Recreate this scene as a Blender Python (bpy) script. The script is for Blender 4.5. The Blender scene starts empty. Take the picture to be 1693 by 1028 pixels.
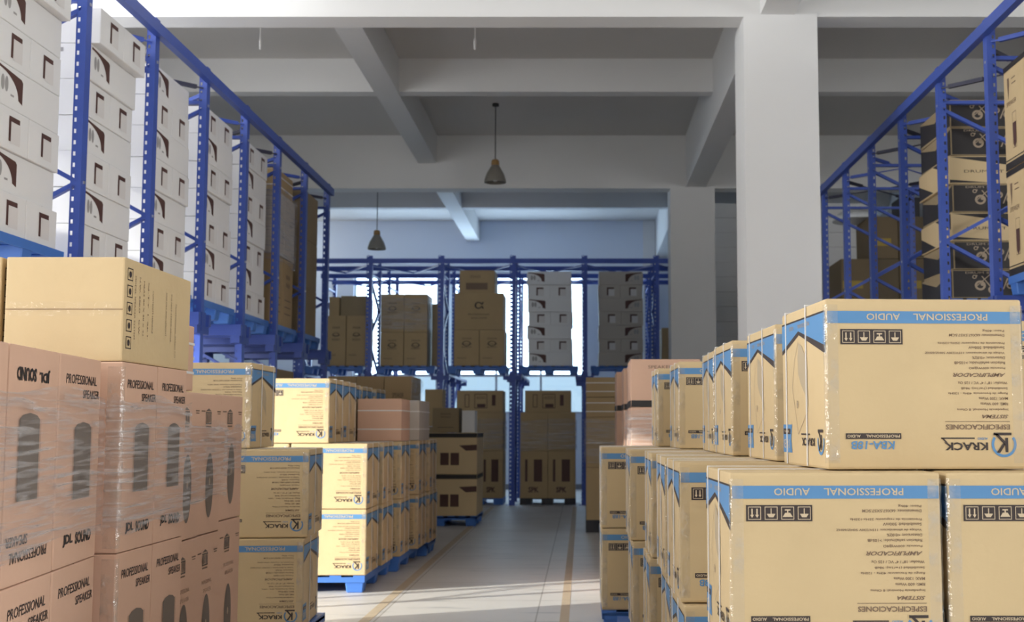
import bpy, bmesh, math, random
from mathutils import Vector, Matrix
R = math.radians
PI = math.pi
random.seed(7)
scn = bpy.context.scene
COL = scn.collection

# ------------------------------------------------------------------ camera
cam = bpy.data.cameras.new('camera')
cam.sensor_width = 36.0
cam.lens = 36.0 * 2063.0 / 1693.0
cam.shift_x = -(962.7 - 846.5) / 1693.0
cam.clip_end = 200
cam.dof.use_dof = True
cam.dof.focus_distance = 5.0
cam.dof.aperture_fstop = 4.5
co = bpy.data.objects.new('camera', cam)
co.location = (0, 0, 1.44)
co.rotation_euler = (R(90) + 0.0928, 0, 0)
COL.objects.link(co)
scn.camera = co

# ------------------------------------------------------------------ world, sun, exposure
w = bpy.data.worlds.new('world'); scn.world = w; w.use_nodes = True
bg = w.node_tree.nodes['Background']
bg.inputs[0].default_value = (0.92, 0.93, 0.92, 1)
bg.inputs[1].default_value = 16.5
sd = Vector((0.903, 0.43, -math.tan(R(14.3)))).normalized()
sun = bpy.data.lights.new('sun', 'SPOT'); sun.energy = 17.0 * 45239.0; sun.shadow_soft_size = .7; sun.color = (1.0, 0.97, 0.86)
sun.spot_size = R(4.75); sun.spot_blend = .06
so = bpy.data.objects.new('sun', sun); COL.objects.link(so)
so.rotation_euler = sd.to_track_quat('-Z', 'Y').to_euler()
so.location = Vector((-8.0, 7.6, 1.40)) - sd * 60.0

def portal(name, loc, sx, sy, direction):
    l = bpy.data.lights.new(name, 'AREA'); l.shape = 'RECTANGLE'; l.size = sx; l.size_y = sy
    l.cycles.is_portal = True
    o = bpy.data.objects.new(name, l); COL.objects.link(o); o.location = loc
    o.rotation_euler = Vector(direction).to_track_quat('-Z', 'Y').to_euler()
    return o
scn.view_settings.view_transform = 'Standard'
scn.view_settings.look = 'None'
scn.view_settings.gamma = 1.0
scn.view_settings.use_curve_mapping = False
scn.view_settings.exposure = -0.72

# key numbers of the building (metres; camera stands at x=0, y=0)
FARW = 29.3; LW = -8.0; RW = 11.0; REAR = -9.0
SLAB = 6.31; GB = 5.41; SB = 5.86
BAY = 1.35; FR0 = 6.937; XL = -3.395; XR = 3.22; RT = 4.60
FARY = 23.37; FX0 = -4.008
LEV = 2.591
# openings: (left wall) loading door y 6.0..9.3, z 0..3.6 ; big daylight front y -8..4.2, z 0.9..5.3
portal('daylight_loading_door', (LW - 0.13, 7.6, 1.85), 3.3, 3.6, (1, 0, 0))
portal('daylight_side_windows', (LW - 0.13, -2.6, 3.2), 3.2, 4.4, (1, 0, 0))
portal('daylight_high_side_windows', (LW - 0.13, 8.0, 4.85), 7.0, 2.0, (1, 0, 0))
portal('daylight_added_right', (RW + 0.13, .25, 3.45), 6.5, 4.1, (-1, 0, 0))  # unseen opening added on the right to brighten faces turned that way
portal('daylight_added_low', (LW - 0.13, 1.75, 1.6), 5.5, 1.4, (1, 0, 0))  # unseen low opening added to light the carton sides facing left
portal('daylight_clerestory', (LW - 0.13, 1.75, 5.25), 5.5, 1.3, (1, 0, 0))
portal('daylight_added_far', (LW - 0.13, 27.9, 5.3), 1.6, .8, (1, 0, 0))  # unseen opening added to brighten the far wall and ceiling
portal('daylight_far_window', (-4.4, FARW + 0.2, 3.3), 2.0, 3.5, (0, -1, 0))
portal('daylight_far_window_wide', (-1.5, FARW + 0.2, 3.3), 3.2, 3.5, (0, -1, 0))

# ------------------------------------------------------------------ materials
MATS = {}
def mat(name, col, rough=0.6, metal=0.0, noise=0.0, nscale=8.0, bump=0.0, bscale=40.0, stretch=None, spec=0.5, dark=None):
    if name in MATS: return MATS[name]
    m = bpy.data.materials.new(name); m.use_nodes = True; MATS[name] = m
    nt = m.node_tree; b = nt.nodes['Principled BSDF']
    b.inputs['Roughness'].default_value = rough; b.inputs['Metallic'].default_value = metal
    b.inputs['Specular IOR Level'].default_value = spec
    b.inputs['Base Color'].default_value = (*col, 1)
    tc = nt.nodes.new('ShaderNodeTexCoord')
    src = tc.outputs['Object']
    if stretch:
        mp = nt.nodes.new('ShaderNodeMapping'); mp.inputs['Scale'].default_value = stretch
        nt.links.new(src, mp.inputs[0]); src = mp.outputs[0]
    if noise > 0:
        n = nt.nodes.new('ShaderNodeTexNoise'); n.inputs['Scale'].default_value = nscale; n.inputs['Detail'].default_value = 4
        nt.links.new(src, n.inputs['Vector'])
        mx = nt.nodes.new('ShaderNodeMix'); mx.data_type = 'RGBA'
        nt.links.new(n.outputs['Fac'], mx.inputs['Factor'])
        d = dark or tuple(c * (1 - noise) for c in col)
        mx.inputs['A'].default_value = (*d, 1)
        mx.inputs['B'].default_value = (*[min(1, c * (1 + noise * .6)) for c in col], 1)
        nt.links.new(mx.outputs['Result'], b.inputs['Base Color'])
    if bump > 0:
        n2 = nt.nodes.new('ShaderNodeTexNoise'); n2.inputs['Scale'].default_value = bscale; n2.inputs['Detail'].default_value = 3
        nt.links.new(src, n2.inputs['Vector'])
        bp = nt.nodes.new('ShaderNodeBump'); bp.inputs['Strength'].default_value = bump; bp.inputs['Distance'].default_value = 0.01
        nt.links.new(n2.outputs['Fac'], bp.inputs['Height']); nt.links.new(bp.outputs[0], b.inputs['Normal'])
    return m
CARD = mat('yellow kraft card', (0.63, 0.475, 0.265), 0.62, noise=.10, nscale=3, bump=.25, bscale=14)
CARDP = mat('pinkish kraft card', (0.66, 0.42, 0.30), 0.7, noise=.08, nscale=3, bump=.25, bscale=12)
CARDB = mat('brown kraft card', (0.45, 0.32, 0.165), 0.75, noise=.12, nscale=3, bump=.2, bscale=14)
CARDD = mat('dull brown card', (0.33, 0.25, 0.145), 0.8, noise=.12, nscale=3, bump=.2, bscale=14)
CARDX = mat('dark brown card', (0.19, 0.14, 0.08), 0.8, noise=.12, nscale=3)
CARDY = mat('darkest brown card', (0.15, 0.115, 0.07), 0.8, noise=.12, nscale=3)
SEAM = mat('dark brown carton seam', (0.33, 0.22, 0.13), 0.9)  # darker brown for the flap joint line
WCARD = mat('white coated card', (0.80, 0.80, 0.80), 0.6, noise=.05, nscale=3, bump=.15, bscale=10)
WSEAM = mat('grey carton edge', (0.22, 0.20, 0.19), 0.9)
INKBLUE = mat('blue printing ink', (0.10, 0.26, 0.50), 0.55)
INKDARK = mat('dark brown printing ink', (0.045, 0.032, 0.03), 0.6)
INKTEXT = mat('faded brown ink', (0.20, 0.13, 0.085), 0.7)
INKFAINT = mat('faint grey ink', (0.40, 0.31, 0.22), 0.7)
INKSHADE = mat('grey picture ink', (0.16, 0.125, 0.10), 0.7)
INKCARD = mat('unprinted lettering', (0.62, 0.50, 0.34), 0.7)
INKBLACK = mat('matt black ink', (0.022, 0.018, 0.018), 0.6)
INKMAROON = mat('dark maroon ink', (0.085, 0.035, 0.028), 0.6)
LABEL = mat('white paper label', (0.72, 0.70, 0.69), 0.6)
LABELG = mat('pale grey print', (0.36, 0.35, 0.35), 0.6)
BLUE = mat('blue painted steel', (0.05, 0.10, 0.44), 0.42, noise=.18, nscale=6)
BLUER = mat('bright blue rail paint', (0.04, 0.08, 0.36), 0.45, noise=.15, nscale=5)
DARKROD = mat('dark steel rod', (0.05, 0.05, 0.075), 0.5, metal=.4)
STEEL = mat('zinc bolt', (0.55, 0.55, 0.58), 0.4, metal=.8)
PLBLUE = mat('blue moulded plastic', (0.06, 0.185, 0.58), 0.45, noise=.1, nscale=6)
PAINT = mat('white emulsion', (0.76, 0.76, 0.76), 0.85, noise=.05, nscale=.7, bump=.05, bscale=6)
CEIL = mat('off white ceiling paint', (0.66, 0.645, 0.63), 0.9, noise=.09, nscale=.5)
WALLB = mat('pale blue wall paint', (0.72, 0.78, 0.88), 0.85, noise=.05, nscale=.6)
STRAP = mat('white plastic strap', (0.80, 0.78, 0.76), 0.4)
LINE = mat('worn yellow floor paint', (0.56, 0.46, 0.33), 0.6, noise=.2, nscale=9)
SHADE = mat('aged enamel shade', (0.24, 0.22, 0.19), 0.45, noise=.15, nscale=20)
COLLAR = mat('amber bakelite', (0.33, 0.19, 0.07), 0.5)
CABLE = mat('black cable', (0.03, 0.03, 0.03), 0.6)
BLACKP = mat('black plastic', (0.02, 0.02, 0.025), 0.5)
WPLAST = mat('white plastic sheet', (0.75, 0.78, 0.80), 0.4, bump=.5, bscale=6)
FRAMEW = mat('white window frame', (0.6, 0.63, 0.68), 0.5)

def film_mat():
    m = bpy.data.materials.new('stretch film'); m.use_nodes = True
    nt = m.node_tree; nt.nodes.clear(); N = nt.nodes; L = nt.links
    out = N.new('ShaderNodeOutputMaterial'); mixs = N.new('ShaderNodeMixShader')
    tr = N.new('ShaderNodeBsdfTransparent'); tr.inputs[0].default_value = (0.97, 0.97, 0.975, 1)
    add = N.new('ShaderNodeMixShader'); gl = N.new('ShaderNodeBsdfGlossy'); gl.inputs['Roughness'].default_value = .18
    gl.inputs['Color'].default_value = (.9, .9, .92, 1)
    df = N.new('ShaderNodeBsdfDiffuse'); df.inputs[0].default_value = (.7, .68, .68, 1)
    add.inputs[0].default_value = .45
    L.new(df.outputs[0], add.inputs[1]); L.new(gl.outputs[0], add.inputs[2])
    tc = N.new('ShaderNodeTexCoord'); mp = N.new('ShaderNodeMapping'); mp.inputs['Scale'].default_value = (1.2, 1.2, 26)
    mp.inputs['Rotation'].default_value = (0.05, 0.04, 0)
    L.new(tc.outputs['Object'], mp.inputs[0])
    n = N.new('ShaderNodeTexNoise'); n.inputs['Scale'].default_value = 2.2; n.inputs['Detail'].default_value = 5; n.inputs['Distortion'].default_value = .5
    L.new(mp.outputs[0], n.inputs['Vector'])
    rp = N.new('ShaderNodeValToRGB'); rp.color_ramp.elements[0].position = .46; rp.color_ramp.elements[0].color = (.09, .09, .09, 1)
    rp.color_ramp.elements[1].position = .68; rp.color_ramp.elements[1].color = (.62, .62, .62, 1)
    L.new(n.outputs['Fac'], rp.inputs[0])
    L.new(rp.outputs[0], mixs.inputs[0]); L.new(tr.outputs[0], mixs.inputs[1]); L.new(add.outputs[0], mixs.inputs[2])
    bp = N.new('ShaderNodeBump'); bp.inputs['Strength'].default_value = 1.0; bp.inputs['Distance'].default_value = .03
    L.new(n.outputs['Fac'], bp.inputs['Height']); L.new(bp.outputs[0], gl.inputs['Normal'])
    L.new(mixs.outputs[0], out.inputs[0])
    return m
FILM = film_mat()
def tape_mat(nm='clear packing tape', lo=.14, hi=.6):
    m = bpy.data.materials.new(nm); m.use_nodes = True
    nt = m.node_tree; nt.nodes.clear(); N = nt.nodes; L = nt.links
    out = N.new('ShaderNodeOutputMaterial'); mx = N.new('ShaderNodeMixShader'); ad = N.new('ShaderNodeMixShader'); ad.inputs[0].default_value = .5
    tr = N.new('ShaderNodeBsdfTransparent'); gl = N.new('ShaderNodeBsdfGlossy'); gl.inputs['Roughness'].default_value = .15
    df = N.new('ShaderNodeBsdfDiffuse'); df.inputs[0].default_value = (.75, .70, .60, 1)
    tc = N.new('ShaderNodeTexCoord'); n = N.new('ShaderNodeTexNoise'); n.inputs['Scale'].default_value = 16; n.inputs['Detail'].default_value = 3
    L.new(tc.outputs['Object'], n.inputs['Vector'])
    rp = N.new('ShaderNodeValToRGB'); rp.color_ramp.elements[0].position = .5; rp.color_ramp.elements[0].color = (lo, lo, lo, 1)
    rp.color_ramp.elements[1].position = .75; rp.color_ramp.elements[1].color = (hi, hi, hi, 1); L.new(n.outputs['Fac'], rp.inputs[0])
    bp = N.new('ShaderNodeBump'); bp.inputs['Distance'].default_value = .02; L.new(n.outputs['Fac'], bp.inputs['Height']); L.new(bp.outputs[0], gl.inputs['Normal'])
    L.new(gl.outputs[0], ad.inputs[1]); L.new(df.outputs[0], ad.inputs[2])
    L.new(rp.outputs[0], mx.inputs[0]); L.new(tr.outputs[0], mx.inputs[1]); L.new(ad.outputs[0], mx.inputs[2]); L.new(mx.outputs[0], out.inputs[0])
    return m
TAPE = tape_mat()
TAPEQ = tape_mat('flat packing tape', .03, .06)

def glass_mat(name, col):
    m = bpy.data.materials.new(name); m.use_nodes = True
    nt = m.node_tree; nt.nodes.clear(); N = nt.nodes; L = nt.links
    out = N.new('ShaderNodeOutputMaterial'); mx = N.new('ShaderNodeMixShader'); mx.inputs[0].default_value = .05
    tr = N.new('ShaderNodeBsdfTransparent'); tr.inputs[0].default_value = (*col, 1)
    gl = N.new('ShaderNodeBsdfGlossy'); gl.inputs['Roughness'].default_value = .05
    L.new(tr.outputs[0], mx.inputs[1]); L.new(gl.outputs[0], mx.inputs[2]); L.new(mx.outputs[0], out.inputs[0])
    return m
GLASS = glass_mat('window glass', (.72, .84, .95))
GLASSB = glass_mat('blue tinted window glass', (.235, .285, .325))

def floor_mat():
    m = bpy.data.materials.new('sealed concrete floor'); m.use_nodes = True
    nt = m.node_tree; N = nt.nodes; L = nt.links; b = N['Principled BSDF']
    tc = N.new('ShaderNodeTexCoord')
    n = N.new('ShaderNodeTexNoise'); n.inputs['Scale'].default_value = 1.1; n.inputs['Detail'].default_value = 6
    L.new(tc.outputs['Object'], n.inputs['Vector'])
    mx = N.new('ShaderNodeMix'); mx.data_type = 'RGBA'; mx.inputs['A'].default_value = (.58, .56, .53, 1); mx.inputs['B'].default_value = (.78, .76, .73, 1)
    L.new(n.outputs['Fac'], mx.inputs['Factor'])
    # scuffs stretched across the aisle
    mp = N.new('ShaderNodeMapping'); mp.inputs['Scale'].default_value = (.9, 5.0, 1); L.new(tc.outputs['Object'], mp.inputs[0])
    n2 = N.new('ShaderNodeTexNoise'); n2.inputs['Scale'].default_value = 1.6; n2.inputs['Detail'].default_value = 5; L.new(mp.outputs[0], n2.inputs['Vector'])
    rp = N.new('ShaderNodeValToRGB'); rp.color_ramp.elements[0].position = .60; rp.color_ramp.elements[0].color = (0, 0, 0, 1)
    rp.color_ramp.elements[1].position = .70; rp.color_ramp.elements[1].color = (.55, .55, .55, 1); L.new(n2.outputs['Fac'], rp.inputs[0])
    m2 = N.new('ShaderNodeMix'); m2.data_type = 'RGBA'; L.new(rp.outputs[0], m2.inputs['Factor']); L.new(mx.outputs['Result'], m2.inputs['A'])
    m2.inputs['B'].default_value = (.33, .34, .34, 1)
    # slab joints every 2.1 m
    br = N.new('ShaderNodeTexBrick'); br.offset = 0; br.inputs['Scale'].default_value = 1
    br.inputs['Brick Width'].default_value = 1.2; br.inputs['Row Height'].default_value = 1.2; br.inputs['Mortar Size'].default_value = .006
    br.inputs['Color1'].default_value = (1, 1, 1, 1); br.inputs['Color2'].default_value = (.95, .95, .95, 1); br.inputs['Mortar'].default_value = (.55, .53, .5, 1)
    mp3 = N.new('ShaderNodeMapping'); mp3.inputs['Location'].default_value = (.35, .2, 0); L.new(tc.outputs['Object'], mp3.inputs[0]); L.new(mp3.outputs[0], br.inputs['Vector'])
    m3 = N.new('ShaderNodeMix'); m3.data_type = 'RGBA'; m3.blend_type = 'MULTIPLY'; m3.inputs['Factor'].default_value = 1
    L.new(m2.outputs['Result'], m3.inputs['A']); L.new(br.outputs['Color'], m3.inputs['B'])
    L.new(m3.outputs['Result'], b.inputs['Base Color']); b.inputs['Roughness'].default_value = .42
    return m
FLOOR = floor_mat()

# ------------------------------------------------------------------ helpers
def link(name, mesh, parent=None, m=None):
    o = bpy.data.objects.new(name, mesh); COL.objects.link(o)
    if parent: o.parent = parent
    if m is not None:
        for x in (m if isinstance(m, (list, tuple)) else [m]): mesh.materials.append(x)
    return o
def tag(o, label=None, cat=None, group=None, kind=None):
    if label: o['label'] = label
    if cat: o['category'] = cat
    if group: o['group'] = group
    if kind: o['kind'] = kind
    return o
def empty(name, loc, rz=0.0):
    o = bpy.data.objects.new(name, None); COL.objects.link(o); o.location = loc; o.rotation_euler = (0, 0, rz)
    o.empty_display_size = .1
    return o
def tomesh(bm, name, smooth=False):
    me = bpy.data.meshes.new(name)
    bm.normal_update(); bm.to_mesh(me); bm.free()
    if smooth:
        for p in me.polygons: p.use_smooth = True
    return me
def box(bm, x0, x1, y0, y1, z0, z1, mi=0):
    v = [bm.verts.new(p) for p in ((x0,y0,z0),(x1,y0,z0),(x1,y1,z0),(x0,y1,z0),(x0,y0,z1),(x1,y0,z1),(x1,y1,z1),(x0,y1,z1))]
    for f in ((3,2,1,0),(4,5,6,7),(0,1,5,4),(1,2,6,5),(2,3,7,6),(3,0,4,7)):
        fc = bm.faces.new([v[i] for i in f]); fc.material_index = mi
    return v
def bar(bm, a, b, wd, ht, up=(0, 0, 1), mi=0):
    a = Vector(a); b = Vector(b); d = (b - a); L = d.length; d.normalize()
    s = d.cross(Vector(up))
    if s.length < 1e-4: s = d.cross(Vector((0, 1, 0)))
    s.normalize(); u = s.cross(d).normalized()
    vs = []
    for p in (a, b):
        for (i, j) in ((-1, -1), (1, -1), (1, 1), (-1, 1)):
            vs.append(bm.verts.new(p + s * i * wd / 2 + u * j * ht / 2))
    for f in ((3,2,1,0),(4,5,6,7),(0,1,5,4),(1,2,6,5),(2,3,7,6),(3,0,4,7)):
        fc = bm.faces.new([vs[i] for i in f]); fc.material_index = mi
def lathe(bm, prof, seg=24, mi=0, c=(0, 0, 0)):
    rings = []
    for r, z in prof:
        rings.append([bm.verts.new((c[0] + r * math.cos(2*PI*i/seg), c[1] + r * math.sin(2*PI*i/seg), c[2] + z)) for i in range(seg)])
    for k in range(len(rings) - 1):
        for i in range(seg):
            j = (i + 1) % seg
            f = bm.faces.new((rings[k][i], rings[k][j], rings[k+1][j], rings[k+1][i])); f.material_index = mi; f.smooth = True
def struct(name, boxes, m):
    bm = bmesh.new()
    for b_ in boxes: box(bm, *b_)
    o = link(name, tomesh(bm, name), None, m); o['kind'] = 'structure'
    return o
def dup(root, loc=None, rz=None, label=None, group=None):
    r = root.copy(); COL.objects.link(r)
    if loc is not None: r.location = loc
    if rz is not None: r.rotation_euler = (0, 0, rz)
    if label: r['label'] = label
    if group: r['group'] = group
    for ch in list(root.children):
        c = ch.copy(); COL.objects.link(c); c.parent = r
        for g in list(ch.children):
            d = g.copy(); COL.objects.link(d); d.parent = c
    return r

# text meshes -------------------------------------------------
_tc = {}
def text_geo(s, bold=0.0, shear=0.0):
    k = (s, bold, shear)
    if k in _tc: return _tc[k]
    cu = bpy.data.curves.new('t', 'FONT'); cu.body = s; cu.size = 1.0; cu.resolution_u = 2; cu.offset = bold; cu.shear = shear
    cu.fill_mode = 'BOTH'
    o = bpy.data.objects.new('t', cu); COL.objects.link(o)
    bpy.context.view_layer.update()
    dg = bpy.context.evaluated_depsgraph_get()
    me = bpy.data.meshes.new_from_object(o.evaluated_get(dg))
    vs = [v.co.copy() for v in me.vertices]; fs = [tuple(p.vertices) for p in me.polygons]
    bpy.data.objects.remove(o); bpy.data.meshes.remove(me)
    xs = [v.x for v in vs]; ys = [v.y for v in vs]
    bb = (min(xs), max(xs), min(ys), max(ys)) if vs else (0, 1, 0, 1)
    _tc[k] = (vs, fs, bb)
    return _tc[k]

class Pr:
    """flat printing on one face of a carton. u to the viewer's right, v up, from the face's lower left corner"""
    def __init__(s, face, W, D, H, off=.0009):
        # face in 'front','left','right','back','top'; carton occupies x 0..W, y 0..D, z 0..H about own centre bottom
        s.bm = bmesh.new(); s.off = off
        if face == 'front': s.o = Vector((-W/2, -D/2, 0)); s.u = Vector((1,0,0)); s.v = Vector((0,0,1)); s.w = W; s.h = H
        if face == 'right': s.o = Vector((W/2, -D/2, 0)); s.u = Vector((0,1,0)); s.v = Vector((0,0,1)); s.w = D; s.h = H
        if face == 'left': s.o = Vector((-W/2, D/2, 0)); s.u = Vector((0,-1,0)); s.v = Vector((0,0,1)); s.w = D; s.h = H
        if face == 'back': s.o = Vector((W/2, D/2, 0)); s.u = Vector((-1,0,0)); s.v = Vector((0,0,1)); s.w = W; s.h = H
        if face == 'top': s.o = Vector((-W/2, -D/2, H)); s.u = Vector((1,0,0)); s.v = Vector((0,1,0)); s.w = W; s.h = D
        s.n = s.u.cross(s.v)
    def P(s, u, v, l=0): return s.o + s.u*u + s.v*v + s.n*(s.off*(1+l))
    def poly(s, pts, mi=0, l=0):
        f = s.bm.faces.new([s.bm.verts.new(s.P(u, v, l)) for u, v in pts]); f.material_index = mi
    def rect(s, u0, v0, u1, v1, mi=0, l=0): s.poly(((u0,v0),(u1,v0),(u1,v1),(u0,v1)), mi, l)
    def outline(s, u0, v0, u1, v1, t, mi=0, l=0):
        s.rect(u0,v0,u1,v0+t,mi,l); s.rect(u0,v1-t,u1,v1,mi,l); s.rect(u0,v0+t,u0+t,v1-t,mi,l); s.rect(u1-t,v0+t,u1,v1-t,mi,l)
    def ring(s, cu, cv, r0, r1, mi=0, l=0, a0=0, a1=2*PI, n=28, sy=1.0):
        for i in range(n):
            a = a0+(a1-a0)*i/n; b = a0+(a1-a0)*(i+1)/n
            s.poly(((cu+r0*math.cos(a), cv+sy*r0*math.sin(a)),(cu+r1*math.cos(a), cv+sy*r1*math.sin(a)),(cu+r1*math.cos(b), cv+sy*r1*math.sin(b)),(cu+r0*math.cos(b), cv+sy*r0*math.sin(b))), mi, l)
    def disc(s, cu, cv, ru, rv, mi=0, l=0, n=20):
        s.poly([(cu+ru*math.cos(2*PI*i/n), cv+rv*math.sin(2*PI*i/n)) for i in range(n)], mi, l)
    def text(s, st, u0, u1, v0, v1, mi=0, l=0, flip=False, bold=0.0, shear=0.0, rot90=False):
        """lettering fitted to the rectangle; flip = upside down"""
        vs, fs, bb = text_geo(st, bold, shear)
        sx = 1/max(1e-6, bb[1]-bb[0]); sy = 1/max(1e-6, bb[3]-bb[2])
        nv = []
        for p in vs:
            a = (p.x-bb[0])*sx; b = (p.y-bb[2])*sy
            if flip: a, b = 1-a, 1-b
            if rot90: a, b = b, 1-a
            nv.append(s.bm.verts.new(s.P(u0+(u1-u0)*a, v0+(v1-v0)*b, l)))
        for f in fs:
            try: fc = s.bm.faces.new([nv[i] for i in f])
            except ValueError: continue
            fc.material_index = mi
    def line(s, st, u0, v0, h, mi=0, l=0, flip=False, asp=1.0, anchor='l', **k):
        vs, fs, bb = text_geo(st, k.get('bold', 0.0), k.get('shear', 0.0))
        wd = (bb[1]-bb[0])*h/0.72*asp
        if anchor == 'r': s.text(st, u0-wd, u0, v0, v0+h, mi, l, flip, **k)
        elif anchor == 'c': s.text(st, u0-wd/2, u0+wd/2, v0, v0+h, mi, l, flip, **k)
        else: s.text(st, u0, u0+wd, v0, v0+h, mi, l, flip, **k)
    def done(s, name, parent, mats):
        # make every face look outward
        for f in s.bm.faces:
            f.normal_update()
            if f.normal.dot(s.n) < 0: f.normal_flip()
        return link(name, tomesh(s.bm, name), parent, mats)

def carton_mesh(W, D, H, bev=.007, seam=None, name='body', wob=.0015):
    """carton shell, origin at centre of base; flap seam lines as shallow grooves along `seam` axis"""
    bm = bmesh.new()
    box(bm, -W/2, W/2, -D/2, D/2, 0, H)
    bmesh.ops.bevel(bm, geom=list(bm.edges), offset=bev, segments=2, affect='EDGES', profile=.6)
    if wob:
        for v in bm.verts:
            v.co += Vector((random.uniform(-wob, 0) * (1 if v.co.x > 0 else -1), random.uniform(-wob, 0) * (1 if v.co.y > 0 else -1), 0))
    # flap seam on the top and bottom
    box(bm, -W/2+.004, W/2-.004, -.0015, .0015, H-.003, H+.0004, 1)
    me = tomesh(bm, name)
    return me

# ------------------------------------------------------------------ building
def shell():
    struct('floor', [(LW-.2, RW+.2, REAR-.2, FARW+.3, -.2, 0)], FLOOR)
    struct('ceiling', [(LW-.2, RW+.2, REAR-.2, FARW+.3, SLAB, SLAB+.25)], CEIL)
    # left wall: loading door, high side windows; low and far gaps added for light
    W_ = lambda y0, y1, *gaps: [(LW-.2, LW, y0, y1, a, b) for a, b in gaps]
    struct('wall_left', W_(REAR, -4.2, (0, SLAB)) + W_(-4.2, -1.0, (0, 1.0), (5.4, SLAB)) + W_(-1.0, 4.5, (0, .9), (2.3, 4.6), (5.9, SLAB)) + W_(4.5, 5.95, (0, 3.85), (5.85, SLAB))
           + W_(5.95, 9.25, (3.65, 3.85), (5.85, SLAB)) + W_(9.25, 11.5, (0, 3.85), (5.85, SLAB)) + W_(11.5, 27.1, (0, SLAB)) + W_(27.1, 28.8, (0, 4.9), (5.7, SLAB)) + W_(28.8, FARW, (0, SLAB)), PAINT)
    struct('wall_right', [(RW, RW+.2, REAR, -3.0, 0, SLAB), (RW, RW+.2, -3.0, 3.5, 0, 1.4), (RW, RW+.2, -3.0, 3.5, 5.5, SLAB), (RW, RW+.2, 3.5, FARW, 0, SLAB)], PAINT)  # gap in the right wall added to brighten the left piles
    struct('wall_rear', [(LW, RW, REAR-.2, REAR, 0, SLAB)], PAINT)
    wb = 1.75; wt = 5.05
    xs = [(LW, -5.4), (-3.4, -3.1), (.1, RW)]
    struct('wall_far', [(a, b, FARW, FARW+.25, 0, SLAB) for a, b in xs] + [(-5.4, -3.4, FARW, FARW+.25, 0, wb), (-5.4, -3.4, FARW, FARW+.25, wt, SLAB),
            (-3.1, .1, FARW, FARW+.25, 0, wb), (-3.1, .1, FARW, FARW+.25, wt, SLAB)], WALLB)
    for i, (a, b, nm) in enumerate(((-5.4, -3.4, 2), (-3.1, .1, 3))):
        bm = bmesh.new(); t = .05
        box(bm, a, b, FARW+.08, FARW+.14, wt-t, wt); box(bm, a, b, FARW+.08, FARW+.14, wb, wb+t)
        box(bm, a, b, FARW+.08, FARW+.14, 2.62, 2.68)
        for k in range(nm+1):
            x = a + (b-a-t)*k/nm; box(bm, x, x+t, FARW+.081, FARW+.139, wb+t, 2.62); box(bm, x, x+t, FARW+.081, FARW+.139, 2.68, wt-t)
        o = link('window_%d' % (i+1), tomesh(bm, 'window'), None, FRAMEW); o['kind'] = 'structure'
        bm = bmesh.new(); box(bm, a+t, b-t, FARW+.105, FARW+.112, 2.68, wt-t); link('clear_pane', tomesh(bm, 'clear_pane'), o, GLASS)
        bm = bmesh.new(); box(bm, a+t, b-t, FARW+.105, FARW+.112, wb+t, 2.62); link('tinted_pane', tomesh(bm, 'tinted_pane'), o, GLASSB)
    # cross girders, secondary beams
    def S(n, b, m=PAINT): struct(n, b, m)
    for y, wd in ((3.06, .33), (11.81, .33), (20.56, .35)): S('beam_girder', [(LW, RW, y, y+wd, GB, SLAB)])
    for y in (7.4, 16.18, 24.93): S('beam_secondary', [(LW, RW, y, y+.22, SB, SLAB)])
    # long beams running down the hall, in lengths between the cross beams
    cuts = [REAR, 3.06, 3.39, 11.81, 12.14, 20.56, 20.91, FARW]
    for a, b in ((cuts[0], cuts[1]), (cuts[2], cuts[3]), (cuts[4], cuts[5]), (cuts[6], cuts[7])):
        S('beam_long', [(-2.74, -2.43, a, b, SB-.03, SLAB-.002)])
        S('beam_long', [(1.73, 2.06, a, b, GB+.02, SLAB-.002)])
        S('beam_long', [(6.2, 6.5, a, b, SB-.03, SLAB-.002)])
    S('column', [(1.565, 2.28, 11.80, 12.50, 0, GB+.03)])
    S('column', [(1.47, 2.21, 20.55, 21.2, 0, GB+.03)])
    S('column', [(-7.4, -6.7, 11.80, 12.50, 0, GB+.03)])
    S('column', [(1.44, 1.72, FARW-.12, FARW, 0, SLAB-.01)])
    # skirting
    struct('baseboard_far', [(LW, RW, FARW-.015, FARW, 0, .12)], mat('grey skirting paint', (.25, .26, .28), .6))
    # worn yellow aisle lines
    struct('trim_1', [(-1.665, -1.585, 6.0, 22.9, 0, .0015)], LINE)
    struct('trim_2', [(-.17, -.10, 6.0, 22.9, 0, .0015)], LINE)
shell()

# ------------------------------------------------------------------ pendant lamps and wires
def lamp(x, y, z, label, r=.165):
    t = empty('pendant_lamp', (x, y, z)); tag(t, label, 'lamp', 'pendant lamps on the ceiling')
    bm = bmesh.new()
    prof = [(r, 0), (r*.985, .035), (r*.80, .13), (r*.52, .21), (r*.34, .262), (r*.33, .262), (r*.50, .205), (r*.77, .125), (r*.96, .032), (r*.97, 0), (r, 0)]
    lathe(bm, prof, 32); link('lamp_shade', tomesh(bm, 'lamp_shade'), t, SHADE)
    bm = bmesh.new(); lathe(bm, [(0, .262), (r*.36, .262), (r*.37, .27), (r*.35, .33), (r*.25, .35), (0, .352)], 20); link('collar', tomesh(bm, 'collar'), t, COLLAR)
    bm = bmesh.new(); lathe(bm, [(0, .01), (.028, .02), (.042, .05), (.040, .09), (.02, .13), (.018, .17), (0, .172)], 16); link('bulb', tomesh(bm, 'bulb'), t, LABEL)
    bm = bmesh.new(); lathe(bm, [(.008, .34), (.008, SLAB-z-.02)], 8); lathe(bm, [(0, SLAB-z-.05), (.05, SLAB-z-.04), (.05, SLAB-z), (0, SLAB-z)], 16)
    link('cord', tomesh(bm, 'cord'), t, CABLE)
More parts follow.
